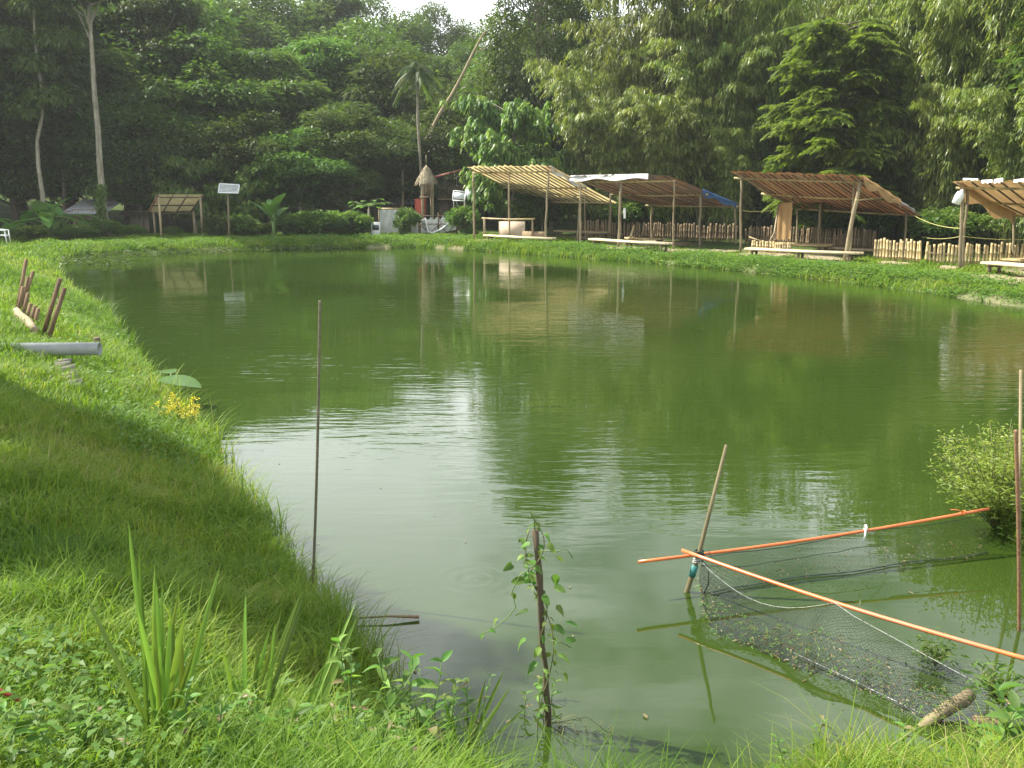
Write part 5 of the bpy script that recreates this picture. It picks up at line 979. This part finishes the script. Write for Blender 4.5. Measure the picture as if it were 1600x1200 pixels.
for k in range(46):
    px = rng.choice([rng.uniform(330, 760), rng.uniform(0, 330), rng.uniform(1150, 1600)], p=[.6, .2, .2]); py = rng.uniform(1165, 1240) if px < 760 else rng.uniform(1195, 1240); hh_ = rng.uniform(60, 130) * (1 if px < 760 else .6)
    weed((px, py), (px + rng.normal(0, 18), py - hh_), int(rng.integers(6, 9)), rng.uniform(.045, .085), 'small upright leafy weed among the foreground grass', group='small weeds in the foreground grass')
# vegetation carpet ------------------------------------------------------------------------------
def blades(mb, x, y, z, h, w, lean, tint, bendf=1.0):
    n = len(x); a = rng.uniform(0, 6.283, n); dx, dy = np.cos(a), np.sin(a); s = np.stack([-dy, dx, np.zeros(n)], 1) * (w / 2)[:, None]; l_ = lean
    B = np.stack([x, y, z - .02], 1); d = np.stack([dx, dy, np.zeros(n)], 1); up = np.array([0, 0, 1.0])
    M1 = B + up * (h * .6)[:, None] + d * (h * l_ * .30)[:, None]; T_ = B + up * (h * (1 - .35 * l_ * bendf))[:, None] + d * (h * l_ * .95)[:, None]
    V = np.stack([B - s, B + s, M1 + s * .8, M1 - s * .8, T_], 1).reshape(-1, 3); o5 = np.arange(n)[:, None] * 5
    mb.add(V, o5 + np.array([[0, 1, 2, 3]]), o5 + np.array([[3, 2, 4]]), np.repeat(tint, 5))
def arcs(mb, x, y, z, h, w, lean, tint, seg=4):
    n = len(x); a = rng.uniform(0, 6.283, n); d = np.stack([np.cos(a), np.sin(a), np.zeros(n)], 1); s = np.stack([-np.sin(a), np.cos(a), np.zeros(n)], 1) * (w / 2)[:, None]; B = np.stack([x, y, z - .02], 1); up = np.array([0, 0, 1.0]); rows = []
    for k in range(seg):
        t_ = k / seg; c = B + up * (h * (t_ - .48 * lean * t_ ** 2.2))[:, None] + d * (h * lean * .9 * t_ ** 1.8)[:, None]; wv = 1 - t_ ** 1.6; rows += [c - s * wv, c + s * wv]
    rows.append(B + up * (h * (1 - .48 * lean))[:, None] + d * (h * lean * .9)[:, None]); m = 2 * seg + 1; V = np.stack(rows, 1).reshape(-1, 3); o = np.arange(n)[:, None] * m
    Q = np.concatenate([o + np.array([[2 * k, 2 * k + 1, 2 * k + 3, 2 * k + 2]]) for k in range(seg - 1)]); mb.add(V, Q, o + np.array([[2 * seg - 2, 2 * seg - 1, 2 * seg]]), np.repeat(tint, m))
def scatter(x0, x1, y0, y1, dens):
    n = int((x1 - x0) * (y1 - y0) * dens); x = rng.uniform(x0, x1, n); y = rng.uniform(y0, y1, n); sd = sdist(x, y); return x, y, sd
def gtint(x, y, n, dry=0.0): return np.clip(.42 + .15 * vnoise(x, y, .8, 5) + dry + rng.normal(0, .17, n), 0, 1)
gb = MB()
def lawn(x0, x1, y0, y1, dens, h, w, lean=(.4, 1.0), maxsd=6.0, cond=None, dry=0.0, edge=-.05, hvar=.5, fn=blades):
    x, y, sd = scatter(x0, x1, y0, y1, dens); k = (sd > edge) & (sd < maxsd)
    k &= rng.random(len(x)) > .92 * np.clip(bare(x, y), 0, 1)
    k &= ~(MUD(x, y, sd) & (rng.random(len(x)) < .85))
    if cond is not None: k &= cond(x, y, sd)
    x, y, sd = x[k], y[k], sd[k]; n = len(x); z = gh(x, y, sd); z = np.maximum(z, -.03); tall = 1 + .35 * np.clip(vnoise(x, y, 1.3, 9), -1, 1.6)
    tuss = 1 + .5 * np.exp(-(sd / .35) ** 2)
    fn(gb, x, y, z, h * tall * tuss * rng.uniform(1 - hvar, 1 + hvar, n), w * rng.uniform(.7, 1.3, n), rng.uniform(*lean, n), gtint(x, y, n, dry))
inview = lambda x, y, sd: np.abs(x) < .60 * y + 1.2
lawn(-7, 3.5, 1.8, 6.0, 5200, .13, .0055, cond=inview, dry=.06)
lawn(-8, 1, 6.0, 10, 3000, .15, .007, cond=inview, dry=.2)
lawn(-11, -2, 10, 16, 1500, .16, .010, cond=inview)
lawn(-17, -5, 16, 30, 520, .18, .015, cond=inview)
lawn(-26, -10, 30, 52, 230, .19, .025, cond=inview, maxsd=9)
lawn(-22, 3, 42, 53, 330, .13, .026, cond=inview, maxsd=8)
lawn(0, 22, 24, 48, 360, .085, .020, cond=inview, maxsd=4.6)
lawn(8, 26, 14, 36, 300, .12, .022, cond=lambda x, y, sd: (np.abs(x) < .66 * y + 2) & (sd > 3.5), maxsd=9)
lawn(3.8, 7, 5, 10, 900, .16, .009, maxsd=2.5)
tag(gb.build('grass', M['grass'], None), 'short green grass covering the banks of the pond', 'grass', kind='stuff')
# longer seeding grass: arching blades in tussocks
gb = MB()
lawn(-7, 3.2, 2.2, 6.2, 700, .25, .008, (.5, 1.1), cond=inview, dry=.03, fn=arcs)
lawn(-8, 0, 6.0, 12, 190, .26, .009, (.6, 1.2), cond=lambda x, y, sd: inview(x, y, sd) & (sd < 2.2), dry=.12, fn=arcs)
lawn(-13, -2, 8.0, 26, 230, .27, .012, (.4, 1.1), cond=lambda x, y, sd: inview(x, y, sd) & (sd < .8), edge=-.22, fn=arcs)
lawn(-2.5, 3.2, 3.5, 9, 420, .22, .006, (.4, 1.1), cond=lambda x, y, sd: inview(x, y, sd) & (sd < .5), edge=-.2, fn=arcs)
lawn(-22, 18, 16, 50, 60, .22, .028, (.3, 1.0), cond=lambda x, y, sd: inview(x, y, sd) & (sd < 1.4) & (vnoise(x, y, .5, 21) > .15), edge=-.1, fn=arcs)
tag(gb.build('long_grass', M['grass'], None), 'longer arching grass in tussocks along the water edge', 'grass', kind='stuff')
# small broad leaves creeping through the grass
def cover(name, specs, mat, label):
    lb = MB()
    for x0, x1, y0, y1, dens, L, asp, hmax, cond in specs:
        x, y, sd = scatter(x0, x1, y0, y1, dens); k = (sd > -.12) & cond(x, y, sd); k &= rng.random(len(x)) > .95 * np.clip(bare(x, y), 0, 1); k &= ~(MUD(x, y, sd) & (rng.random(len(x)) < .85)); k &= vnoise(x, y, 1.1, 12) + rng.normal(0, .5, len(x)) > -.1
        x, y, sd = x[k], y[k], sd[k]; n = len(x); z = np.maximum(gh(x, y, sd), .0) + rng.uniform(.02, hmax, n); Ls = L * rng.uniform(.6, 1.4, n); leaves(lb, np.stack([x, y, z], 1), rdir(n, -.1, .5), np.array([0, 0, 1.0]) + rng.normal(0, .35, (n, 3)), Ls, Ls * asp, np.clip(rng.normal(.45, .22, n), 0, 1), .15)
    tag(lb.build(name, mat, None), label, 'ground cover', kind='stuff')
cover('ground_cover', [(-6.5, 3.4, 2.2, 5.2, 750, .05, .45, .16, lambda x, y, sd: inview(x, y, sd) & (y < 4.9 + .35 * x * (x < 0))), (-13, -3, 9, 24, 500, .06, .45, .22, lambda x, y, sd: inview(x, y, sd) & (sd < 1.0)), (-20, 4, 41, 50, 300, .10, .5, .22, lambda x, y, sd: inview(x, y, sd) & (sd < 3)),
                       (2, 20, 20, 48, 420, .10, .5, .18, lambda x, y, sd: inview(x, y, sd) & (sd < 2.4)), (3.9, 6, 6, 10, 500, .06, .4, .2, lambda x, y, sd: sd < 1.6)], M['leaf_weed'], 'small broad leaved weeds creeping through the grass of the banks')
lb = MB(); n = 5200; x = rng.uniform(-19, -6, n); y = rng.uniform(36, 46, n); sd = sdist(x, y); k = (sd < .1) & (sd > -2.6 * np.clip((-x - 6) / 9, 0, 1) - .2) & (rng.random(n) > .25); x, y = x[k], y[k]; n = len(x)
leaves(lb, np.stack([x, y, rng.uniform(.02, .16, n)], 1), rdir(n, -.2, .3), np.array([0, 0, 1.0]) + rng.normal(0, .25, (n, 3)), rng.uniform(.12, .24, n), .13, rng.random(n) * .6, .1)
tag(lb.build('water_plants', M['leaf_mid'], None), 'floating broad leaved water plants along the shaded far bank', 'water plants', kind='stuff')

lb = MB(); n = 420; x = rng.uniform(-9, 3.2, n); y = rng.uniform(4.4, 22, n); sd = sdist(x, y); k = (sd < -.05) & (rng.random(n) < np.exp(sd / 1.1) + .05); x, y = x[k], y[k]; n = len(x)
leaves(lb, np.stack([x, y, np.full(n, .006)], 1), rdir(n, -.02, .02), np.tile([0, 0, 1.0], (n, 1)), rng.uniform(.02, .07, n), rng.uniform(.008, .03, n), rng.random(n), .0)
tag(lb.build('flotsam', M['dead_leaf'], None), 'dead leaves and bits floating near the left bank', 'debris', kind='stuff')
# tree on the left bank outside the frame whose crown shades the grass
put('roundC', -7.7, 7.9, 8.2, 0.55, rz=1.0, label='slender tree on the left bank that shades the foreground grass')
put('roundC', -9.4, 10.4, 8.0, 0.55, rz=2.0, label='slender tree on the left bank shading the grass below the drain pipe')

# ------------------------------------------------------------------ haze in the air
hz = MB().box((0, 300, 44), (1240, 1240, 94)); 
m, n_, l_, out_ = newmat('haze'); pv = n_.new('ShaderNodeVolumePrincipled'); pv.inputs['Color'].default_value = (0.9, 0.96, 0.93, 1); pv.inputs['Density'].default_value = 0.0005; pv.inputs['Anisotropy'].default_value = 0.3; l_.new(pv.outputs[0], out_.inputs['Volume'])
HAZE = True
if HAZE:
    haze = hz.build('haze', m, None); tag(haze, kind='stuff')
for o in list(scn.objects):
    if 'H' in o.keys(): del o['H']
